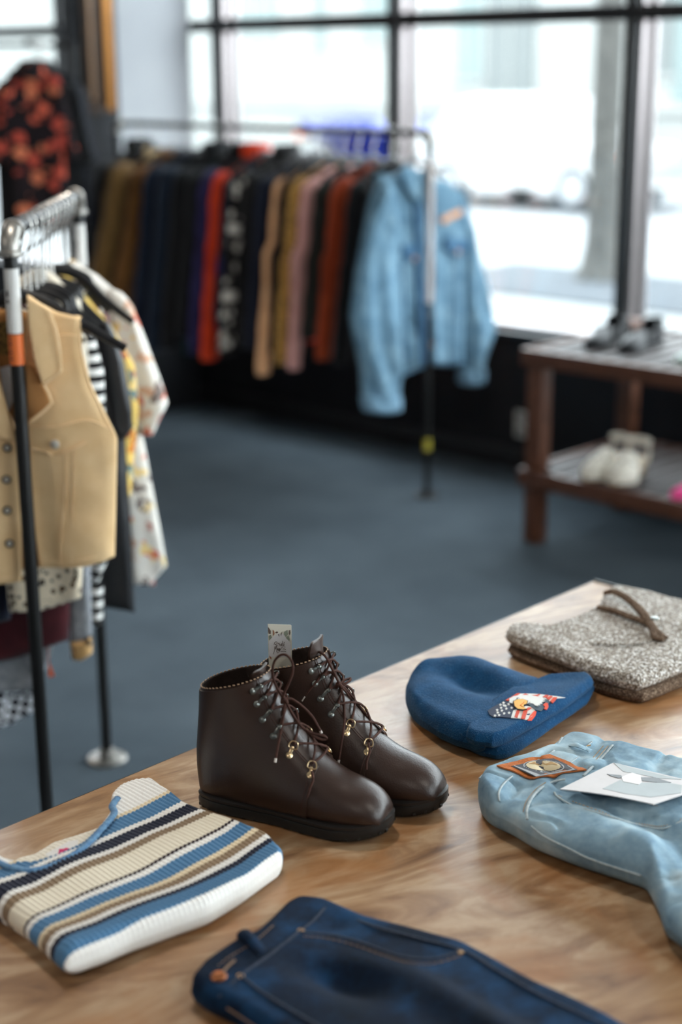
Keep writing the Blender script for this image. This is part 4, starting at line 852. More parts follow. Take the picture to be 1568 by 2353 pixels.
def pipe_rack(name, A, B, h, label, stickers=True, r=.0135):
    A, B = V(A[0], A[1], 0), V(B[0], B[1], 0); o = thing(name, (A+B)/2, label, 'rack', 'black pipe clothes racks')
    d = nrm(B-A)
    for c, dd in ((A, d), (B, -d)):
        flange(o, c, M_FIT if stickers else M_PIPE); b = MB(); b.tube([c+V(0, 0, .02), c+V(0, 0, h-.03)], r, 16); po = b.build('post', M_PIPE, o); elbow(o, c+V(0, 0, h), dd, r+.005)
        if stickers:
            for z0, z1, m in ((h-.185, h-.065, M_STW), (h-.245, h-.187, M_STO)):
                b = MB(); b.tube([c+V(0, 0, z0), c+V(0, 0, z1)], r+.0006, 18); st = b.build('sticker', m, po); st['label'] = 'white paper sticker wrapped on the pipe' if m is M_STW else 'orange paper sticker with small dark print'
                b = MB(); e = nrm(CAM-c); e[2] = 0; e = nrm(e); s_ = nrm(np.cross(V(0, 0, 1), e))
                for k, (zz, hh) in enumerate([(.9, .05), (.78, .04), (.68, .06), (.52, .03), (.42, .05), (.3, .03), (.2, .05)] if m is M_STO else [(.62, .1), (.5, .06)]):
                    th = -.75; dv = e*math.cos(th)+s_*math.sin(th); b.box(c+V(0, 0, z0+(z1-z0)*zz)+dv*(r+.0008), (.0012, .005, (z1-z0)*hh), [dv, np.cross(V(0, 0, 1), dv), V(0, 0, 1)])
                b.build('sticker_print', M_TXT, st)
    b = MB(); b.tube([A+d*.03+V(0, 0, h), B-d*.03+V(0, 0, h)], r, 16); b.build('rail', M_PIPE, o)
    return o, A, B, d, h
M_WIRE = plain((186, 182, 176), .25, .95, .5, 'chromed wire'); M_HBLK = plain((22, 22, 24), .35, 0, .5, 'black plastic hanger')
def hanger(P, d, w, label, group, drop=.115, r=.0145, sl=.30, mat=None, half=.21, br=1.0):
    """P point on the rail axis, d rail direction, w width direction"""
    o = thing('hanger', P, label, 'hanger', group); b = MB()
    Z = V(0, 0, 1); R = r+.004
    pth = [P+w*(R*math.cos(t))+Z*(R*math.sin(t)) for t in np.linspace(PI+.5, -.3, 12)]
    pth += [P+w*R*.9-Z*.02, P+w*.008-Z*.045, P-Z*.06, P-Z*drop]
    b.tube(smoothpath(pth, 30), .0024, 7); b.build('hook', M_WIRE, o)
    b = MB(); nb = P-Z*drop
    b.tube(smoothpath([nb-w*half-Z*(half*sl+.01), nb-w*half*.6-Z*(half*.6*sl-.004), nb-w*.05-Z*.006, nb+Z*.012, nb+w*.05-Z*.006, nb+w*half*.6-Z*(half*.6*sl-.004), nb+w*half-Z*(half*sl+.01)], 24), br*np.r_[np.linspace(.008, .013, 13), np.linspace(.013, .008, 13)[1:]], 8, up=d, flat=.65); b.build('shoulder_bar', mat or M_HBLK, o)
    return o
def garm_frame(P, d, w): return (P, w, V(0, 0, 1), -d)
def hung(P, d, w, mats, label, cat, group, name='hanging_shirt', drop=.125, sh=.21, sl=.42, hem=.32, L=.62, th=.05, neck=.07, scoop=.03, slv=None, cuffm=None, collar=None, ph=0.0, wav=.007, extra=None):
    """a top on its hanger: body, sleeves, collar and cuffs. d = rail direction (body thickness), w = width direction"""
    fr = garm_frame(P-d*0, d, w); o = thing(name, P-V(0, 0, L), label, cat, group); Zt = -drop
    top = [(-sh, Zt-sh*sl), (-sh*.6, Zt-sh*.6*sl+.006), (-neck, Zt-neck*sl*.4), (-neck*.6, Zt-scoop*.8), (0, Zt-scoop), (neck*.6, Zt-scoop*.8), (neck, Zt-neck*sl*.4), (sh*.6, Zt-sh*.6*sl+.006), (sh, Zt-sh*sl)]
    us = np.linspace(0, 1, 9); top = [((x+sh)/(2*sh), x, z) for x, z in top]
    bot = [(-hem, -L+.012), (-hem*.4, -L-.005), (hem*.3, -L), (hem, -L+.008)]
    lf = [(-hem, -L+.012), (-hem*.97, -L*.65), (-sh-.012, Zt-sh*sl-.16), (-sh-.002, Zt-sh*sl-.02), (-sh, Zt-sh*sl)]; rt = [(-x, z) for x, z in lf]; rt[0] = (hem, -L+.008)
    b = MB(); bp = lambda u, v, x, z: wav*np.sin(x*26+ph+z*3)*np.clip(1.15-v, 0, 1)+.004*(vnoise(x*14+ph, z*10, 4)-.5)
    tk = lambda u, v: th*np.clip(.35+(1-v)*2.2, .35, 1)
    su = slab(b, fr, bot, top, lf, rt, tk, -th/2, (.02, .008, .05, .05), 44, 34, bp); b.build('body', mats[0], o, 80)
    if slv:
        Ls, out, r0, r1 = slv
        for s in (-1, 1):
            S0 = P+w*s*(sh-.03)+V(0, 0, Zt-sh*sl-.045); b = MB()
            pth = smoothpath([S0+w*s*-.02+V(0, 0, .02), S0+w*s*.02, S0+w*s*(.035+out*.4)+V(0, 0, -(Ls*.35)), S0+w*s*(.05+out)+V(0, 0, -Ls*.68), S0+w*s*(.075+out*1.3)-d*.01+V(0, 0, -Ls)], 26)
            rr = np.interp(np.linspace(0, 1, 27), [0, .1, .4, .8, 1], [r0*.7, r0, (r0*.8+r1*.2), (r0*.3+r1*.7), r1])*(1+.05*np.sin(np.arange(27)*1.7+ph))
            b.tube(pth, rr, 16, up=d, flat=.62); so = b.build('sleeve', mats[-1] if len(mats) > 1 else mats[0], o, 80)
            if cuffm:
                b = MB(); e = pth[-1]; b.tube([e+V(0, 0, .035), e+V(0, 0, .03), e+V(0, 0, -.02), e+V(0, 0, -.026)], [r1*.8, r1*1.03, r1*1.0, r1*.7], 14, up=d, flat=.62); b.build('cuff', cuffm, so)
    if collar:
        cm, kind = collar; b = MB()
        a_ = np.linspace(0, 2*PI, 33)[:-1]; ring = lambda f, z, dz: np.array([P+w*neck*f*math.cos(t)-d*(.03*f*math.sin(t))+V(0, 0, Zt+z-dz*(.5+.5*math.sin(t))*1.0) for t in a_])
        if kind == 'shirt':
            G = np.stack([ring(.98, -.018, scoop*.7), ring(.93, .022, scoop*.4), ring(1.02, .024, scoop*.5), ring(1.3, -.03, scoop*.9)])
        elif kind == 'hood':
            G = np.stack([ring(1.0, -.02, scoop), ring(1.25, .03, .0), ring(1.05, .06, 0), ring(.7, .03, scoop*.5)])
        else: G = np.stack([ring(1.08, -.026, scoop*.8), ring(1.05, -.002, scoop*.75), ring(.95, .004, scoop*.7), ring(.9, -.016, scoop*.8)])
        b.grid(G.transpose(1, 0, 2), None, cu=True); b.build('collar', cm, o, 80)
    return o, su, fr
# ---------- far rack, below the windows
GF = 'clothes on the rack below the windows'; GH = 'hangers on the rack below the windows'
RX, RH = 4.76, 1.49
rk, fa, fb, fd, _ = pipe_rack('clothes_rack', (RX, 4.015), (RX, 5.99), RH, 'long black pipe rack standing in front of the white wall and the windows', False)
b = MB(); b.tube([fa+V(0, 0, .2), fa+V(0, 0, .25)], .0142, 14); q = b.build('sticker', plain((206, 190, 70), .6, name='yellow sticker'), rk); q['label'] = 'yellow tape band round the post near the floor'
b = MB(); b.tube([fa+V(0, 0, .82), fa+V(0, 0, 1.38)], .0140, 14); q = b.build('sticker', plain((196, 180, 172), .5, name='pale pipe paper'), rk); q['label'] = 'pale paper strip along the upper post'
def fp(px): return V(RX, onx(px, 298, RX)[1], RH)
W_ = V(1, 0, 0); D_ = V(0, 1, 0)
blk = lambda c, c2=None: fab(c, c2)
navy, black, black2 = fab((26, 32, 48), (20, 24, 36)), fab((27, 28, 30), (20, 21, 23)), fab((34, 33, 33), (22, 22, 23))
aztec = None
n = NT('black and white patterned knit'); co = n.co(); z_ = n.sep(co)[2]; f = n.math('FRACT', n.math('MULTIPLY', n.math('ADD', z_, n.math('MULTIPLY', n.noise(co, 8, 1), .03)), 3.6)); v = n.vor(n.map(co, (1, 1, .7)), 26)
m1 = n.ramp(f, [(0, (0,)*3), (.38, (0,)*3), (.40, (255,)*3), (.52, (255,)*3), (.54, (0,)*3), (1, (0,)*3)]); m2 = n.ramp(v.outputs['Distance'], [(.3, (235,)*3), (.42, (0,)*3)])
n.set(n.mix(n.mix(n.ramp(f, [(0, (255,)*3), (.3, (255,)*3), (.34, (0,)*3), (.6, (0,)*3), (.64, (255,)*3)]), m1, m2), (30, 29, 29), (206, 198, 188)), .9, spec=.1); n.bump(n.noise(co, 300, 2), .4); M_AZT = n.m
M_RUST = fab((160, 66, 34), (134, 50, 24)); M_RED = fab((206, 62, 28), (178, 46, 20)); M_PINK2 = fab((226, 172, 164), (210, 152, 146)); M_PEACH = fab((238, 184, 138), (222, 164, 118)); M_OLIVE = fab((122, 92, 52), (96, 70, 38)); M_OCH = fab((118, 78, 38), (92, 58, 28))
M_LEOG = leopard((182, 138, 72), (70, 52, 30), 42, 'gold leopard print'); M_TEALD = fab((18, 62, 62), (14, 48, 50)); M_GRN = fab((44, 46, 42), (34, 35, 32)); M_PURP = fab((44, 40, 84), (30, 28, 60)); M_FUR = fab((52, 40, 32), (34, 27, 23), 60, .95, 120, .9)
far = [ # hook pixel, mats, label, category, kwargs
 (902, [black], 'black cardigan on the rack right behind the light denim jacket', 'cardigan', dict(L=0.80, slv=(0.62, 0.050, .06, .04), collar=(black, 'crew'))),
 (858, [M_RUST], 'rust orange knit sweater on the rack below the windows', 'sweater', dict(L=0.76, slv=(0.62, 0.050, .062, .042), collar=(M_RUST, 'crew'), sh=.2)),
 (822, [M_GRN], 'dark olive-black top between the rust sweater and the pink cardigan', 'top', dict(L=0.76, slv=(0.54, 0.040, .055, .042))),
 (788, [M_PINK2], 'dusty pink cardigan on the rack below the windows', 'cardigan', dict(L=0.76, slv=(0.68, 0.050, .052, .035), sh=.205)),
 (738, [M_FUR], 'dark brown fuzzy top just right of the peach top', 'top', dict(L=0.76, slv=(0.62, 0.030, .05, .04))),
 (762, [M_LEOG], 'gold leopard print blouse between the pink and the peach tops', 'blouse', dict(L=0.80, slv=(0.66, 0.050, .055, .042))),
 (722, [M_PEACH], 'peach tan long-sleeved top on the rack below the windows', 'top', dict(L=0.76, slv=(0.72, 0.065, .05, .036), sh=.205)),
 (690, [navy], 'navy jumper just left of the peach top', 'jumper', dict(L=0.82, slv=(0.62, 0.040, .06, .045))),
 (660, [black2], 'black jacket with a high collar between the navy jumper and the patterned knit', 'jacket', dict(L=0.80, slv=(0.62, 0.030, .06, .045), collar=(black2, 'hood'))),
 (634, [M_AZT], 'black and white patterned knit cardigan beside the red-orange top', 'cardigan', dict(L=0.80, slv=(0.66, 0.050, .07, .05), collar=(M_FUR, 'crew'))),
 (610, [M_PURP, navy], 'dark blue-purple top tucked right of the red-orange top', 'top', dict(L=0.86, slv=(0.52, 0.030, .055, .045))),
 (588, [M_RED], 'bright red-orange fleece on the rack below the windows', 'fleece', dict(L=0.74, slv=(0.70, 0.045, .064, .048), collar=(M_RED, 'hood'), sh=.215)),
 (560, [navy, M_PURP], 'dark navy jacket just left of the red-orange fleece', 'jacket', dict(L=0.94, slv=(0.68, 0.050, .066, .05), collar=(black, 'hood'))),
 (530, [M_TEALD, black], 'dark teal and black long top left of the navy jacket', 'top', dict(L=1.00, slv=(0.62, 0.050, .062, .048), collar=(black, 'crew'))),
 (498, [black], 'black zip jacket in the left half of the far rack', 'jacket', dict(L=0.92, slv=(0.68, 0.050, .066, .05), collar=(black, 'hood'))),
 (465, [fab((34, 44, 58), (25, 33, 46))], 'slate navy coat in the left half of the far rack', 'coat', dict(L=0.98, slv=(0.70, 0.060, .07, .05), collar=(black2, 'crew'))),
 (430, [navy, fab((30, 40, 56), (24, 30, 44))], 'dark denim-blue overshirt beside the ochre-edged jacket', 'shirt', dict(L=0.94, slv=(0.70, 0.060, .07, .05), collar=(navy, 'shirt'))),
 (396, [M_OCH], 'dark ochre brown jacket right of the olive coat', 'jacket', dict(L=0.86, slv=(0.66, 0.10, .065, .048), collar=(M_OCH, 'shirt'))),
 (358, [M_OLIVE], 'olive brown corduroy coat near the left end of the far rack', 'coat', dict(L=0.96, slv=(0.78, 0.15, .085, .055), collar=(fab((176, 150, 110), (150, 124, 88)), 'shirt'), sh=.23)),
 (318, [black2], 'black coat at the far left end of the rack', 'coat', dict(L=1.00, slv=(0.72, 0.050, .07, .055), collar=(black2, 'hood'))),
]
for i, (px, mm, lb, ct, kw) in enumerate(far):
    P = fp(px); kw = dict(kw); kw.setdefault('th', .04)
    hung(P, D_, W_, mm, lb, ct, GF, {'jumper': 'hanging_jumper', 'fleece': 'hanging_fleece', 'blouse': 'hanging_blouse', 'sweater': 'hanging_sweater', 'cardigan': 'hanging_cardigan', 'coat': 'hanging_coat', 'jacket': 'hanging_jacket'}.get(ct, 'hanging_shirt'), ph=i*1.7, cuffm=mm[-1], **kw)
    hanger(P, D_, W_, 'black hanger with a chrome hook carrying the '+lb.split(' on the rack')[0].split(' between')[0].split(' beside')[0].split(' just')[0].split(' right ')[0].split(' tucked')[0].split(' in the')[0].split(' left of')[0].split(' near')[0].split(' at the')[0], GH)
# denim jacket at the near end: traced on the plane across the rail
M_JDEN = denim((70, 98, 118), (94, 126, 146), (132, 160, 175), 18, 'washed denim'); M_JSEAM = fab((128, 160, 180), (104, 136, 158), 200, .9, 700, .4, 0, 'denim seam')
Yd = fp(952)[1]; Pj = V(RX, Yd, RH)
def jp(pts, dy=0): return [(lambda q: (q[0]-Pj[0], q[2]-Pj[2]))(ony(x, y, Yd-dy)) for x, y in pts]
fr = (Pj, V(1, 0, 0), V(0, 0, 1), V(0, -1, 0))
M_JDRK = denim((44, 72, 100), (60, 94, 124), (92, 126, 150), 18, 'darker denim')
o = thing('denim_jacket', Pj-V(0, 0, .75), 'light blue denim jacket hanging at the near end of the far rack', 'jacket', GF)
fold = lambda k, a_: (lambda u, v, x, z: a_*np.sin(x*k*.7+z*5+5*vnoise(x*7, z*6, 43))*np.clip(1.2-v, 0, 1)+.012*(vnoise(x*12, z*9, 41)-.5))
b = MB(); slab(b, fr, jp([(835, 862), (900, 872), (970, 838)]), jp([(868, 408), (905, 398), (936, 408), (955, 440)]), jp([(835, 862), (832, 700), (845, 560), (868, 408)]), jp([(970, 838), (976, 640), (968, 520), (955, 440)]), .06, -.02, (.015, .02, .05, .012), 36, 40, fold(44, .009)); b.build('front_panel', M_JDEN, o, 80)
b = MB(); slab(b, fr, jp([(978, 838), (1028, 842), (1056, 838)]), jp([(958, 425), (985, 412), (1020, 412), (1052, 445)]), jp([(978, 838), (980, 640), (970, 520), (958, 425)]), jp([(1056, 838), (1058, 640), (1062, 520), (1050, 445)]), .06, -.02, (.015, .02, .012, .04), 36, 40, fold(44, .008)); b.build('front_panel', M_JDEN, o, 80)
b = MB(); slab(b, fr, jp([(845, 850), (960, 845), (1055, 832)]), jp([(880, 405), (925, 392), (980, 392), (1040, 440)]), None, None, .03, -.055, (.01, .01, .03, .03), 30, 30); b.build('back_panel', M_JDEN, o, 80)
b = MB(); slab(b, (Pj-V(0, .065, 0), *fr[1:]), jp([(826, 925), (862, 930), (902, 925)], .065), jp([(856, 440), (870, 418), (890, 425)], .065), jp([(826, 925), (822, 850), (798, 730), (812, 620), (838, 500), (856, 440)], .065), jp([(902, 925), (908, 850), (905, 740), (905, 600), (890, 425)], .065), .085, -.02, (.02, .04, .05, .05), 36, 50, fold(60, .012)); sl_ = b.build('sleeve', M_JDEN, o, 80)
b = MB(); slab(b, (Pj-V(0, .07, 0), *fr[1:]), jp([(832, 945), (870, 950), (906, 945)], .07), jp([(825, 905), (862, 912), (906, 905)], .07), None, None, .085, -.022, (.02, .01, .04, .04), 20, 14); b.build('cuff', M_JSEAM, sl_, 80)
b = MB(); slab(b, fr, jp([(1064, 862), (1085, 868), (1108, 862)]), jp([(1030, 440), (1046, 432), (1060, 450)]), jp([(1068, 862), (1066, 720), (1062, 560), (1036, 440)]), jp([(1108, 862), (1120, 810), (1138, 752), (1112, 640), (1082, 520), (1060, 450)]), .085, -.05, (.02, .04, .045, .05), 36, 50, fold(60, .011)); sl_ = b.build('sleeve', M_JDEN, o, 80)
b = MB(); slab(b, fr, jp([(1062, 884), (1085, 888), (1110, 882)]), jp([(1063, 848), (1088, 852), (1112, 846)]), None, None, .088, -.05, (.02, .01, .04, .04), 20, 14); b.build('cuff', M_JSEAM, sl_, 80)
b = MB(); slab(b, (Pj-V(0, .05, 0), *fr[1:]), jp([(922, 418), (938, 450), (958, 468)], .05), jp([(912, 392), (930, 378), (958, 392)], .05), None, None, .022, 0, (.006, .01, .01, .01), 18, 14); b.build('collar', M_JDEN, o, 80)
b = MB(); slab(b, (Pj-V(0, .05, 0), *fr[1:]), jp([(960, 468), (976, 440), (986, 418)], .05), jp([(960, 392), (978, 382), (990, 398)], .05), None, None, .022, 0, (.006, .01, .01, .01), 18, 14); b.build('collar', M_JDEN, o, 80)
for q in ([(905, 560), (955, 556), (955, 585), (930, 600), (905, 585)], [(1005, 545), (1055, 548), (1055, 570), (1030, 585), (1005, 570)]):
    P4 = [Pj+V(a, -.052, c_) for a, c_ in jp(q)]; b = MB(); b.add(P4+[p+V(0, .02, 0) for p in P4], [tuple(range(5))]+[(i, (i+1) % 5, 5+(i+1) % 5, 5+i) for i in range(5)]); fl = b.build('pocket_flap', M_JDRK, o)
    c_ = P4[3]+V(0, -.002, .014); b = MB(); b.lathe([(.009, 0), (.009, .003), (0, .004)], c_, (0, -1, 0), 14); b.build('button', plain((176, 140, 120), .35, .6), fl)
b = MB()
for y in (470, 520, 590, 650, 720, 790): a, c_ = jp([(963+.02*(y-400), y)])[0]; b.lathe([(.009, 0), (.009, .003), (0, .004)], Pj+V(a, -.05, c_), (0, -1, 0), 12)
b.build('button', plain((176, 140, 120), .35, .6), o)
b = MB(); slab(b, (Pj-V(0, .042, 0), *fr[1:]), jp([(962, 842), (978, 840)], .042), jp([(948, 470), (966, 462)], .042), None, None, .012, 0, (.003, .003, .004, .004), 10, 30); b.build('button_placket', M_JDRK, o, 80)
for pts in ([(872, 500), (960, 505)], [(975, 500), (1060, 498)], [(845, 850), (905, 858), (962, 832)], [(982, 828), (1056, 826)], [(905, 600), (915, 850)], [(1030, 590), (1030, 830)]):
    b = MB(); b.tube(smoothpath([Pj+V(a, -.046, c_) for a, c_ in jp(pts)], 16), .0035, 6, flat=.7); b.build('seam', M_JDRK, o)
P4 = [Pj+V(a, -.048, c_) for a, c_ in jp([(992, 500), (1040, 478), (1042, 490), (1000, 512)])]; b = MB(); b.add(P4+[p+V(0, .01, 0) for p in P4], [(0, 1, 2, 3)]+[(i, (i+1) % 4, 4+(i+1) % 4, 4+i) for i in range(4)]); b.build('chest_badge', plain((214, 150, 96), .6), o)
hanger(Pj, D_, W_, 'black hanger with a chrome hook carrying the light denim jacket', GH)
# ---------- left rack, close by
GL = 'clothes on the near left rack'; GLH = 'hangers on the near left rack'
LA, LB, LH = (1.644, 2.399), (2.241, 2.98), 1.458
rk, la, lb_, ld, _ = pipe_rack('clothes_rack', LA, LB, LH, 'short black pipe rack with orange stickers on its posts at the left edge')
wL = nrm(np.cross(ld, V(0, 0, 1)))     # width direction: to the right as seen from the table
if np.dot(wL, RT) < 0: wL = -wL
def lp_(px):   # rail point whose hook shows at this pixel column
    best = min(np.linspace(.03, .80, 300), key=lambda t: abs(proj(la+ld*t+V(0, 0, LH))[0]-px)); return la+ld*best+V(0, 0, LH)
def lpx(P, pts): 
    out = []
    for x, y in pts: q = onplane(x, y, P, ld)-P; out.append((float(q@wL), float(q[2])))
    return out
nL = -ld
def panel(o, P, name, mat, bot, top, left, right, t, off=0.0, r=(.01, .01, .015, .015), nu=30, nv=36, bump=None):
    b = MB(); s_ = slab(b, (P+nL*off, wL, V(0, 0, 1), nL), lpx(P+nL*off, bot), lpx(P+nL*off, top), lpx(P+nL*off, left) if left else None, lpx(P+nL*off, right) if right else None, t, -t/2, r, nu, nv, bump); return b.build(name, mat, o, 80), s_
# tan sleeveless jacket at the front
M_TAN = fab((222, 190, 146), (210, 175, 129), 14, .9, 320, .35, .1, 'tan cotton'); M_TAND = fab((172, 124, 76), (156, 110, 66), 14, .9, 300, .3, .1, 'tan lining'); M_TANS = fab((232, 204, 164), (218, 186, 142), 40, .9, 300, .3, 0, 'tan seam')
Pv = lp_(30)
o = thing('sleeveless_jacket', Pv-V(0, 0, .75), 'tan sleeveless cotton jacket with metal buttons at the front of the near rack', 'jacket', GL)
fv = lambda k, a_: (lambda u, v, x, z: a_*np.sin(x*k+z*5+1)*np.clip(1.1-v*.7, 0, 1)+.010*(vnoise(x*11+2, z*8, 51)-.5)+.004*(vnoise(x*30, z*26, 52)-.5)*np.clip(1-v, 0, 1))
panel(o, Pv, 'back_panel', M_TAND, [(-160, 1320), (30, 1310), (240, 1285)], [(-110, 745), (-20, 705), (30, 715), (90, 715), (180, 740)], [(-160, 1320), (-170, 1000), (-110, 745)], [(240, 1285), (255, 1000), (180, 840), (180, 740)], .02, -.035)
_, s1_ = panel(o, Pv, 'front_panel', M_TAN, [(92, 1304), (150, 1305), (210, 1295), (264, 1279)], [(66, 672), (90, 690), (130, 712), (187, 727)], [(92, 1304), (70, 1150), (55, 1000), (52, 850), (58, 760), (66, 672)], [(264, 1279), (267, 1150), (270, 1005), (243, 950), (208, 880), (188, 800), (187, 727)], .03, .0, (.004, .006, .02, .02), 50, 70, fv(30, .009))
_, s2_ = panel(o, Pv, 'front_panel', M_TAN, [(-160, 1345), (-60, 1345), (50, 1336)], [(-125, 735), (-70, 715), (-30, 690), (-18, 672)], [(-160, 1345), (-170, 1000), (-130, 850), (-125, 735)], [(50, 1336), (48, 1150), (46, 1010), (8, 915), (-10, 800), (-18, 672)], .03, .008, (.004, .006, .02, .006), 50, 60, fv(30, .008))
# collar and lapel
panel(o, Pv, 'collar', M_TAN, [(98, 882), (120, 868), (142, 850)], [(62, 676), (84, 690), (110, 708)], [(98, 882), (78, 820), (68, 760), (62, 676)], [(142, 850), (138, 800), (128, 750), (110, 708)], .016, .036, (.004, .004, .004, .006), 24, 40, fv(40, .006))
panel(o, Pv, 'lapel', M_TAND, [(62, 975), (90, 950), (119, 925)], [(60, 830), (80, 842), (102, 886)], [(62, 975), (60, 900), (60, 830)], [(119, 925), (112, 905), (102, 886)], .012, .026, (.004, .004, .004, .006), 24, 30, fv(60, .004))
panel(o, Pv, 'lapel', M_TAN, [(-6, 1005), (20, 1010), (40, 1012)], [(-40, 820), (-10, 850), (0, 880)], [(-6, 1005), (-30, 900), (-40, 820)], [(40, 1012), (25, 960), (0, 880)], .012, .03, (.004, .004, .004, .004), 24, 30)
def vline(su_, pts, r, name, mat, par, off=.0015, n_=30, dash=None):
    b = MB(); drape_path(b, su_, pts, r, off, n_, .6, dash=dash); return b.build(name, mat, par)
for pts in ([(119, 925), (100, 945), (72, 968)], [(102, 886), (112, 905), (119, 926)], [(100, 884), (120, 870), (141, 851)], [(141, 851), (137, 800), (127, 750), (112, 712)]):
    b = MB(); b.tube(smoothpath([onplane(x, y, Pv+nL*.046, ld) for x, y in pts], 16), .0022, 6); b.build('lapel_edge', M_TANS, o)
vline(s1_, [(183, 740), (183, 790), (200, 870), (236, 950), (262, 1000)], .0016, 'armhole_seam', M_TANS, o); vline(s1_, [(178, 772), (150, 768), (128, 772)], .0014, 'yoke_seam', M_TANS, o); vline(s1_, [(72, 980), (130, 980), (200, 965), (250, 985)], .0014, 'chest_seam', M_TANS, o)
vline(s1_, [(74, 1030), (110, 1040), (126, 1046), (160, 1034), (196, 1016)], .0025, 'pocket_flap', M_TANS, o, .003); vline(s1_, [(148, 1040), (150, 1120), (140, 1250), (140, 1300)], .0014, 'front_seam', M_TANS, o); vline(s1_, [(170, 1035), (168, 1120), (165, 1296)], .0012, 'front_seam', M_TANS, o)
vline(s1_, [(94, 1290), (150, 1291), (210, 1281), (260, 1267)], .0012, 'hem_seam', M_TANS, o); vline(s2_, [(-90, 1330), (0, 1328), (46, 1322)], .0012, 'hem_seam', M_TANS, o)
M_BTN = plain((196, 190, 178), .35, .2, .5, 'brass button'); M_BTND = plain((70, 62, 52), .4, .7, .5, 'button rim')
for su_, q in ((s1_, (127, 1020)), (s2_, (17, 1028)), (s2_, (15, 1101)), (s2_, (16, 1172)), (s2_, (22, 1248))):
    p, nn = su_.pt(*q, .001), su_.nor(*su_.uv(*q)); b = MB(); b.lathe([(.0085, 0), (.009, .0025), (.007, .004), (0, .0035)], p, nn, 18); bt = b.build('button', M_BTND if q[0] < 60 else M_BTN, o)
    b = MB(); b.lathe([(.0055, .0035), (.005, .0055), (0, .006)], p, nn, 14); b.build('button_face', M_BTN, bt)
pn = lambda pts, off: [onplane(x, y, Pv+nL*off, ld) for x, y in pts]
def vcard(name, pts, off, mat, par):
    P = pn(pts, off); k = len(P); b = MB(); b.add(P+[p-nL*.002 for p in P], [tuple(range(k)), tuple(range(2*k-1, k-1, -1))]+[(i, k+i, k+(i+1) % k, (i+1) % k) for i in range(k)]); return b.build(name, mat, par)
q = vcard('neck_label', [(-30, 742), (27, 738), (30, 815), (-28, 815)], -.02, leopard((128, 108, 66), (34, 36, 34), 120, 'woven label'), o); q['label'] = 'woven black and gold brand label inside the back neck'
vcard('label_stripe', [(-30, 818), (32, 816), (34, 838), (-28, 846)], -.02, M_TAND, o)
hanger(Pv, ld, wL, 'black plastic hanger carrying the tan sleeveless jacket', GLH, drop=.13, sl=.42, half=.20)
wt = vcard('inner_shirt_front', [(-60, 862), (30, 838), (34, 905), (20, 948), (-30, 960), (-60, 940)], -.012, plain((216, 222, 228), .8, name='white cloth'), o); wt['label'] = 'white cloth showing inside the open jacket neck'
# the clothes behind it, front to back
def traced(P, name, label, cat, mat, body, sleeve=None, smat=None, cuffs=None, t=.035, off=0.0, bump=None, collar=None):
    oo = thing(name, P-V(0, 0, .8), label, cat, GL)
    panel(oo, P, 'body', mat, *body, t, off, (.015, .012, .03, .03), 36, 40, bump or fv(34, .007))
    for k, sl_ in enumerate(sleeve or []):
        so, _ = panel(oo, P, 'sleeve', smat or mat, *sl_, t*1.25, off+.012, (.012, .02, .025, .025), 26, 36, fv(48, .006))
        if cuffs: panel(oo, P, 'cuff', cuffs[0], *cuffs[1], t*1.3, off+.013, (.01, .008, .02, .02), 16, 14)
    return oo
M_LEOW = leopard((214, 200, 176), (36, 30, 26), 62, 'white leopard print', (150, 110, 66)); M_MAR = fab((74, 26, 32), (54, 20, 26)); M_GRY = fab((150, 153, 158), (122, 125, 130), 60); M_HND = checks((212, 216, 222), (30, 32, 38), 62); M_LEOB = leopard((186, 148, 98), (40, 30, 22), 26, 'leopard cuff')
M_NVY2 = fab((24, 30, 46), (18, 22, 36)); M_STRP = stripes([(0, (22, 24, 26)), (.5, (226, 226, 222))], 34, 2, 'black and white stripe', wob=.004); M_CRT = fab((222, 214, 198), (204, 194, 176), 30, .95, 300, .5, .2, 'cream fleece')
M_LTHR = plain((30, 30, 33), .38, 0, .5, 'black leather'); M_FLW = floral((224, 220, 212), [(214, 88, 46), (228, 190, 110), (226, 222, 214), (90, 70, 66), (170, 70, 60), (236, 206, 130), (208, 160, 130)], 25, .42, 'cream floral print'); M_FLY = floral((230, 196, 110), [(20, 110, 136), (214, 120, 40), (240, 214, 150), (150, 40, 50), (24, 60, 70)], 34, .4, 'yellow print'); M_BLKP = floral((30, 30, 34), [(226, 222, 216), (34, 34, 38), (200, 60, 90), (214, 210, 204)], 40, .34, 'black floral print')
P = lp_(50); traced(P, 'hanging_shirt', 'white and black spotted animal print top under the tan jacket', 'top', M_LEOW, ([(22, 1408), (90, 1405), (186, 1375)], [(-60, 740), (30, 700), (150, 745)], None, [(186, 1375), (200, 1150), (190, 860), (150, 745)]))
hanger(P, ld, wL, 'black hanger carrying the spotted animal print top', GLH, drop=.155, sl=.7, half=.10, br=.6)
P = lp_(62); traced(P, 'hanging_shirt', 'navy top hanging low at the left frame edge below the tan jacket', 'top', M_NVY2, ([(-120, 1440), (-40, 1440), (24, 1425)], [(-120, 750), (-20, 705), (60, 730)], None, [(24, 1425), (60, 1150), (60, 730)]))
hanger(P, ld, wL, 'black hanger carrying the navy top at the left frame edge', GLH, drop=.155, sl=.7, half=.10, br=.6)
P = lp_(76); traced(P, 'hanging_sweater', 'maroon knit sweater showing below the spotted top', 'sweater', M_MAR, ([(-80, 1535), (40, 1512), (158, 1470)], [(-60, 730), (40, 690), (170, 740)], None, [(158, 1470), (165, 1200), (180, 900), (170, 740)]))
hanger(P, ld, wL, 'black hanger carrying the maroon knit sweater', GLH, drop=.155, sl=.7, half=.10, br=.6)
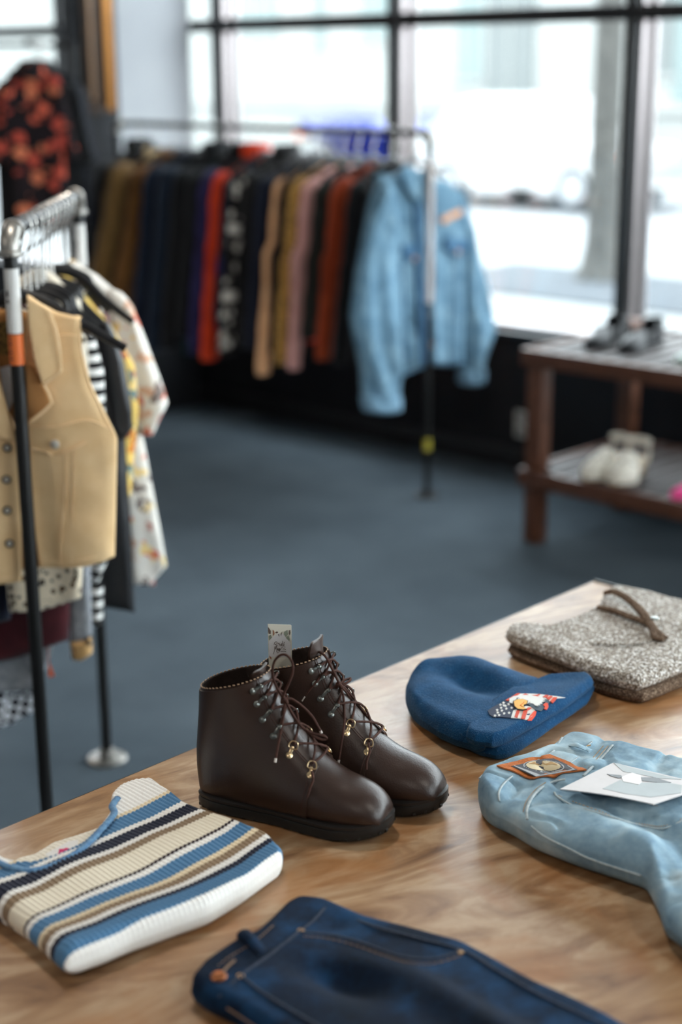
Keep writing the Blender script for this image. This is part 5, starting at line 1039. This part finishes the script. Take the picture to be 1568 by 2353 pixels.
P = lp_(88); traced(P, 'hanging_cardigan', 'grey wool cardigan with leopard cuffs below the maroon sweater', 'cardigan', M_GRY, ([(-90, 1595), (0, 1592), (86, 1585)], [(-50, 720), (50, 680), (175, 730)], None, [(86, 1585), (120, 1500), (150, 1200), (190, 900), (175, 730)]),
       [([(160, 1478), (185, 1474), (212, 1462)], [(150, 900), (180, 860), (200, 850)], [(160, 1478), (156, 1300), (150, 900)], [(212, 1462), (208, 1300), (200, 850)])], None, (M_LEOB, ([(165, 1515), (190, 1515), (213, 1500)], [(160, 1470), (185, 1468), (212, 1458)], None, None)))
hanger(P, ld, wL, 'black hanger carrying the grey wool cardigan', GLH, drop=.155, sl=.7, half=.10, br=.6)
P = lp_(96); traced(P, 'hanging_dress', 'black and white houndstooth garment hanging lowest at the left edge', 'dress', M_HND, ([(-120, 1690), (20, 1668), (88, 1630)], [(-40, 710), (60, 675), (150, 720)], None, [(88, 1630), (90, 1500), (130, 1000), (150, 720)]))
hanger(P, ld, wL, 'black hanger carrying the houndstooth garment', GLH, drop=.155, sl=.7, half=.10, br=.6)
P = lp_(106); traced(P, 'hanging_sweater', 'cream fleece sweater whose pale shoulder rises behind the tan jacket', 'sweater', M_CRT, ([(0, 1250), (100, 1250), (200, 1240)], [(20, 650), (76, 618), (100, 612), (130, 635), (186, 690)], None, [(200, 1240), (215, 1000), (205, 800), (186, 690)]))
hanger(P, ld, wL, 'black hanger carrying the cream fleece sweater', GLH, drop=.155, sl=.7, half=.10, br=.6)
P = lp_(114); so = traced(P, 'hanging_shirt', 'black top with white stripes on its sleeves and cuffs', 'top', black, ([(60, 1290), (150, 1290), (214, 1280)], [(30, 660), (100, 630), (205, 745)], None, [(214, 1280), (222, 1000), (215, 850), (205, 745)]),
       [([(205, 1345), (225, 1342), (246, 1290)], [(186, 760), (200, 748), (214, 762)], [(205, 1345), (200, 1200), (190, 900), (186, 760)], [(246, 1290), (244, 1100), (240, 860), (214, 762)])], M_STRP, (M_STRP, ([(212, 1436), (224, 1438), (236, 1432)], [(204, 1342), (222, 1342), (238, 1335)], None, None)), off=.02)
hanger(P, ld, wL, 'black hanger carrying the striped-sleeve top', GLH, drop=.155, sl=.7, half=.10, br=.6)
P = lp_(124); traced(P, 'hanging_jacket', 'black leather-look jacket with a shiny sleeve beside the striped sleeve', 'jacket', M_LTHR, ([(120, 1390), (220, 1392), (310, 1408)], [(60, 660), (120, 625), (240, 735), (262, 770)], None, [(310, 1408), (300, 1200), (285, 950), (262, 770)]),
       [([(262, 1000), (285, 1012), (306, 985)], [(226, 740), (246, 736), (264, 765)], [(262, 1000), (240, 880), (222, 800), (226, 740)], [(306, 985), (304, 940), (285, 830), (264, 765)])], None, None, bump=fv(30, .006))
hanger(P, ld, wL, 'black hanger with a broad glossy shoulder carrying the leather-look jacket', GLH, drop=.142, sl=.6, half=.16)
P = lp_(134); traced(P, 'hanging_blouse', 'yellow and teal printed blouse between the leather-look jacket and the floral kimono', 'blouse', M_FLY, ([(150, 1150), (240, 1150), (300, 1140)], [(90, 640), (140, 610), (262, 760)], None, [(300, 1140), (318, 940), (310, 840), (262, 760)]))
hanger(P, ld, wL, 'black hanger carrying the yellow printed blouse', GLH, drop=.155, sl=.7, half=.10, br=.6)
P = lp_(142); traced(P, 'hanging_blouse', 'black blouse with a white scalloped edge running down its shoulder', 'blouse', M_BLKP, ([(150, 1100), (230, 1100), (290, 1090)], [(120, 620), (158, 600), (215, 660), (252, 740)], None, [(290, 1090), (290, 900), (252, 740)]))
hanger(P, ld, wL, 'black hanger carrying the black scalloped blouse', GLH, drop=.155, sl=.7, half=.10, br=.6)
P = lp_(152); ko = traced(P, 'hanging_kimono', 'cream floral kimono with wide sleeves at the back of the near rack', 'kimono', M_FLW, ([(200, 1330), (300, 1345), (356, 1345)], [(130, 620), (165, 594), (215, 625), (290, 690)], None, [(356, 1345), (345, 1180), (310, 1000), (300, 800), (290, 690)]),
       [([(318, 1000), (350, 1002), (386, 925)], [(250, 660), (280, 672), (305, 705)], [(318, 1000), (290, 900), (255, 780), (250, 660)], [(386, 925), (372, 880), (335, 780), (305, 705)]), ([(300, 1340), (345, 1345), (383, 1300)], [(272, 1000), (300, 990), (325, 985)], [(300, 1340), (290, 1200), (272, 1000)], [(383, 1300), (365, 1200), (325, 985)])], None, None)
hanger(P, ld, wL, 'black hanger carrying the cream floral kimono', GLH, drop=.155, sl=.7, half=.10, br=.6)
b = MB(); pt = lambda x, y: onplane(x, y, lp_(80), ld)
P3 = [pt(112, 1520), pt(124, 1554), pt(112, 1556)]; b.add(P3+[p-nL*.002 for p in P3], [(0, 1, 2), (5, 4, 3), (0, 3, 4, 1), (1, 4, 5, 2), (2, 5, 3, 0)]); b.tube([pt(110, 1440), pt(111, 1480), pt(112, 1522)], .0008, 5); tag(b.build('swing_tag', plain((240, 96, 30), .7)), 'small orange swing tag hanging below the grey cardigan', 'tag')
# ---------- upper left rail with floral shirts
GU = 'shirts on the rail at the upper left'
du = nrm(V(RT[0], RT[1], 0)); cU = ony(80, 103, 5.75); dF = nrm(V(FW[0], FW[1], 0)); wF = du
ua, ub = cU-du*.42+dF*.26, cU+du*.12+dF*.26
o = thing('shirt_rail', (ua+ub)/2, 'dark pipe rail with a forward arm of floral shirts at the upper left', 'rack')
b = MB(); b.tube([ua, ub], .0125, 12); b.build('rail', M_PIPE, o)
b = MB(); b.tube([cU+dF*.26, cU-dF*.16], .011, 12); b.lathe([(.011, 0), (.017, .002), (.017, .012), (0, .014)], cU-dF*.16, -dF, 14); b.build('arm', M_PIPE, o)
for e in (ua, ub):
    b = MB(); b.tube([V(e[0], e[1], .01), e], .0125, 12); b.build('post', M_PIPE, o)
    b = MB(); b.lathe([(.05, 0), (.05, .008), (.018, .012), (.018, .03), (0, .03)], V(e[0], e[1], 0), (0, 0, 1), 20); b.build('floor_flange', M_FIT, o)
M_FLR = floral((28, 22, 24), [(214, 98, 74), (196, 80, 62), (224, 126, 90), (180, 72, 58), (36, 28, 32)], 17, .46, 'red floral print')
for k, (dd, ww, mm, lb) in enumerate(((-.12, .0, M_FLR, 'red floral print shirt on the upper left rail'), (-.03, -.10, black, 'black shirt poking out left of the red floral shirt on the upper rail'), (.05, .03, fab((28, 30, 44), (20, 22, 34)), 'dark navy shirt behind the red floral shirt on the upper rail'), (.14, -.06, black2, 'charcoal shirt rearmost on the arm of the upper rail'))):
    P = cU+dF*dd+wF*0
    hung(P, dF, nrm(wF+dF*.12), [mm], lb, 'shirt', GU, 'hanging_shirt', drop=.085, sh=.115 if k == 0 else .17, hem=.125 if k == 0 else .2, L=.74 if k == 0 else .8, th=.03, slv=(.3, .0, .03, .03), collar=(mm, 'shirt'), sl=.45, neck=.05, ph=k)
    hanger(P, dF, nrm(wF+dF*.12), 'wire-hooked hanger carrying the '+('red floral shirt', 'black shirt', 'dark navy shirt', 'charcoal shirt')[k]+' on the upper rail', 'hangers on the upper left rail', drop=.085, half=.1)
# ------------------------------------------------------------------ shoe bench
n = NT('dark stained pine'); co = n.co(); g = n.noise(n.map(co, (3, 14, 14)), 3.5, 4, .6, 1.0); n.set(n.ramp(g, [(.3, (58, 32, 20)), (.6, (92, 54, 34)), (.8, (70, 40, 26))]), n.fr(g, .4, .55), spec=.45); n.bump(g, .2, .003); M_BENCH = n.m
n = NT('dark slat'); co = n.co(); g = n.noise(n.map(co, (14, 3, 14)), 3.5, 4); n.set(n.ramp(g, [(.3, (34, 24, 22)), (.7, (50, 36, 33))]), .58, spec=.5); M_SLAT = n.m
BX0, BX1, BY0, BY1, BZ = 4.51, 5.2, 1.9, 3.34, .747
o = thing('shoe_bench', ((BX0+BX1)/2, (BY0+BY1)/2, 0), 'dark brown slatted two-tier shoe bench under the right windows', 'bench')
for y0 in (BY1-.075, BY0):
    for x0 in (BX0+.012, BX1-.075):
        b = MB(); b.span((x0, y0, 0), (x0+.063, y0+.07, BZ-.02), .004); b.build('leg', M_BENCH, o)
for z0, z1, nm in ((BZ-.062, BZ, 'top_rail'), (.225, .29, 'shelf_rail')):
    b = MB(); b.span((BX0-.012, BY0-.01, z0), (BX0+.010, BY1+.01, z1), .003); b.build(nm, M_BENCH, o)
    b = MB(); b.span((BX1-.01, BY0-.01, z0), (BX1+.012, BY1+.01, z1), .003); b.build(nm, M_BENCH, o)
    b = MB(); b.span((BX0+.011, BY1-.005, z0), (BX1-.011, BY1+.010, z1), .003); b.build(nm, M_BENCH, o)
for z in (BZ-.008, .285):
    y = BY1-.045
    k = 0
    while y > BY0:
        b = MB(); hi = min(y+.034, BY1-.006); b.span((BX0+.011, y-.024, z-.022), (BX1-.011, y+.026, z), .004); b.build('slat', M_SLAT, o); y -= .078; k += 1
b = MB(); b.span((BX1-.07, BY1-.06, BZ-.007), (BX1+.012, BY1+.01, BZ+.03), .004); b.build('corner_block', M_BENCH, o)
# shoes
def shoe(tip, dirv, ln, mat, label, group, kind, solem, hh=.06, wmul=1.0):
    ax = nrm(V(dirv[0], dirv[1], 0)); ay = V(-ax[1], ax[0], 0); tip = np.array(tip, float); hb = tip-ax*ln
    o = thing('shoe', hb+ax*ln*.5, label, 'shoe', group); Lc = lambda x, y, z: hb+ax*x*ln+ay*y+V(0, 0, z)
    hw = lambda x: wmul*np.interp(x, [0, .05, .15, .35, .5, .7, .85, .95, 1], [.012, .024, .029, .027, .031, .041, .037, .022, .006])
    hl = lambda x: hh*.45*np.interp(x, [0, .3, .55, .75, 1], [1, .75, .25, .1, .14]) if kind != 'flat' else 0
    xs = np.linspace(0, 1, 26); b = MB(); G = []
    for x in xs: G.append([Lc(x, hw(x)*1.06*math.cos(t), hl(x)+.004+.006*math.sin(t)) for t in np.linspace(0, 2*PI, 13)[:-1]])
    b.grid(np.array(G), None, cv=True); b.f += [tuple(range(12)), tuple(25*12+j for j in reversed(range(12)))]; b.mi += [0, 0]; so = b.build('sole', solem, o)
    if kind != 'flat':
        b = MB(); G = [[Lc(.10+.075*math.cos(t)*f, hw(.1)*.85*math.sin(t)*f, z) for t in np.linspace(0, 2*PI, 15)[:-1]] for f, z in ((.82, 0), (.85, hl(.1)*.5), (1.05, hl(.08)+.003))]
        b.grid(np.array(G), None, cv=True); b.f.append(tuple(reversed(range(14)))); b.mi.append(0); b.build('heel', solem, o)
    op = .56 if kind != 'sandal' else .5
    # vamp over the toes
    b = MB(); G = []
    for x in np.linspace(op, 1, 16): G.append([Lc(x-.05*math.sin(t)*(1 if x < op+.02 else 0), hw(x)*1.03*math.cos(t), hl(x)+.008+(hh*.62*np.interp(x, [op, .75, .92, 1], [1, .82, .55, .12]))*math.sin(t)**.8 if math.sin(t) > 0 else hl(x)+.008) for t in np.linspace(0, PI, 17)])
    G = np.array(G); b.grid(G); b.grid((G-V(0, 0, .002))[:, ::-1]); vp = b.build('vamp', mat, o, 70)
    if kind == 'sandal':
        sv = Surf(G); 
        for u, v in ((.3, .28), (.45, .5), (.3, .72)):
            b = MB(); n_ = nrm(np.cross(sv.at(u+.02, v)-sv.at(u-.02, v), sv.at(u, v+.02)-sv.at(u, v-.02))); n_ = n_ if n_[2] > 0 else -n_
            b.lathe([(.007, 0), (.0065, .0012), (0, .0014)], sv.at(u, v)-n_*.0002, n_, 12); b.build('cutout', plain((30, 34, 32), .9), vp)
        b = MB(); P_ = [Lc(.06+.05*(1-math.cos(t)), hw(.1)*1.15*math.sin(t), hl(.05)+.075+.006*math.cos(t)) for t in np.linspace(-PI, PI, 30)]; b.tube(P_, .006, 8, up=(0, 0, 1), flat=1.3); b.build('ankle_strap', mat, o)
        for s in (-1, 1):
            b = MB(); b.tube(smoothpath([Lc(.16, s*hw(.16), hl(.16)+.006), Lc(.10, s*hw(.1)*1.05, hl(.1)+.04), Lc(.07, s*hw(.08)*.9, hl(.05)+.078)], 10), .007, 8, flat=.5); b.build('side_strap', mat, o)
    else:
        b = MB(); G = []
        for k, t in enumerate(np.linspace(-1, 1, 31)):
            x = op+.03-(op+.03)*math.cos(t*PI/2)**.75 if abs(t) < 1 else op+.03; y = hw(max(x, .03))*1.03*(1 if t > 0 else -1)*min(1, abs(t)*3.2); hgt = hh*(.62 if x > .3 else .95)
            G.append([Lc(x, y, hl(x)+.006), Lc(x+(.005), y*1.02, hl(x)+hgt*.5), Lc(x+.012, y*.95, hl(x)+hgt)])
        G = np.array(G); b.grid(G); cen = G.mean((0, 1)); b.grid((G+(cen-G)*V(.04, .04, 0))[:, ::-1]); b.build('quarter', mat, o, 70)
        b = MB(); b.tube(smoothpath([G[i, 2] for i in range(0, 31, 3)]+[Lc(op+.02, .0, hl(op)+hh*.72)], 40, True), .002, 6, closed=True); b.build('topline', mat, o)
    return o
M_PAT = plain((15, 16, 19), .45, 0, .22, 'black patent leather'); M_SOLK = plain((24, 22, 21), .6, name='black sole'); M_WSH = fab((220, 214, 200), (206, 200, 188), 40, .6, 200, .2, 0, 'off-white leather'); M_WSO = plain((176, 156, 128), .6, name='tan sole'); M_HOT = plain((228, 44, 132), .5, name='hot pink'); M_SILV = plain((150, 166, 160), .45, .0, .5, 'pale satin')
zt2 = BZ-.008; S1 = at(1350, 806, zt2); S2 = at(1432, 816, zt2)
shoe(S1, (-1, -.12), .30, M_PAT, 'left shoe of the shiny black pair on top of the bench', 'black patent shoes on the bench', 'flat', M_SOLK, .105, 1.1); shoe(S2, (-1, -.12), .30, M_PAT, 'right shoe of the shiny black pair on top of the bench', 'black patent shoes on the bench', 'flat', M_SOLK, .105, 1.1)
S1 = at(1335, 1112, .285)+V(.025, 0, .001); S2 = at(1402, 1124, .285)+V(.025, 0, .001)
shoe(S1, (-1, .02), .24, M_WSH, 'left shoe of the off-white strappy pair on the lower shelf', 'off-white sandals on the lower shelf', 'sandal', M_WSO, .13, 1.25); shoe(S2, (-.98, -.16), .24, M_WSH, 'right shoe of the off-white strappy pair on the lower shelf', 'off-white sandals on the lower shelf', 'sandal', M_WSO, .13, 1.4)
shoe(at(1548, 838, zt2), (-.9, .35), .25, M_SILV, 'pale satin shoe at the right frame edge on top of the bench', 'single shoes at the right frame edge', 'flat', M_WSO, .06)
shoe(at(1545, 1148, .285), (-.95, .2), .24, M_HOT, 'hot pink shoe at the right frame edge on the lower shelf', 'single shoes at the right frame edge', 'flat', M_HOT, .06)
# ------------------------------------------------------------------ fill lamps, added out of view to lift the dark tones
for k, (x, y) in enumerate(((-1.5, -1.5), (1.5, -1.5), (-1.5, 2.5), (1.8, 2.2), (-1.5, 6.5), (2.6, 6.8))):
    o = thing('fill_lamp', (x, y, CZ-.1), None, 'lamp'); o['label'] = 'round white fill lamp added under the ceiling outside the view'; o['group'] = 'added fill lamps'
    b = MB(); b.lathe([(.05, .1), (.05, .09), (.16, .05), (.17, .0), (.16, -.005), (.15, .0), (0, .002)], (x, y, CZ-.1), (0, 0, 1), 28); b.build('fill_lamp_shade', M_WHITEWALL, o)
    l = bpy.data.lights.new('fill_light', 'AREA'); l.shape = 'DISK'; l.size = .3; l.energy = FILL; l.color = (1, .93, .84); lo = bpy.data.objects.new('fill_light', l); COLL.objects.link(lo); lo.location = (x, y, CZ-.115)
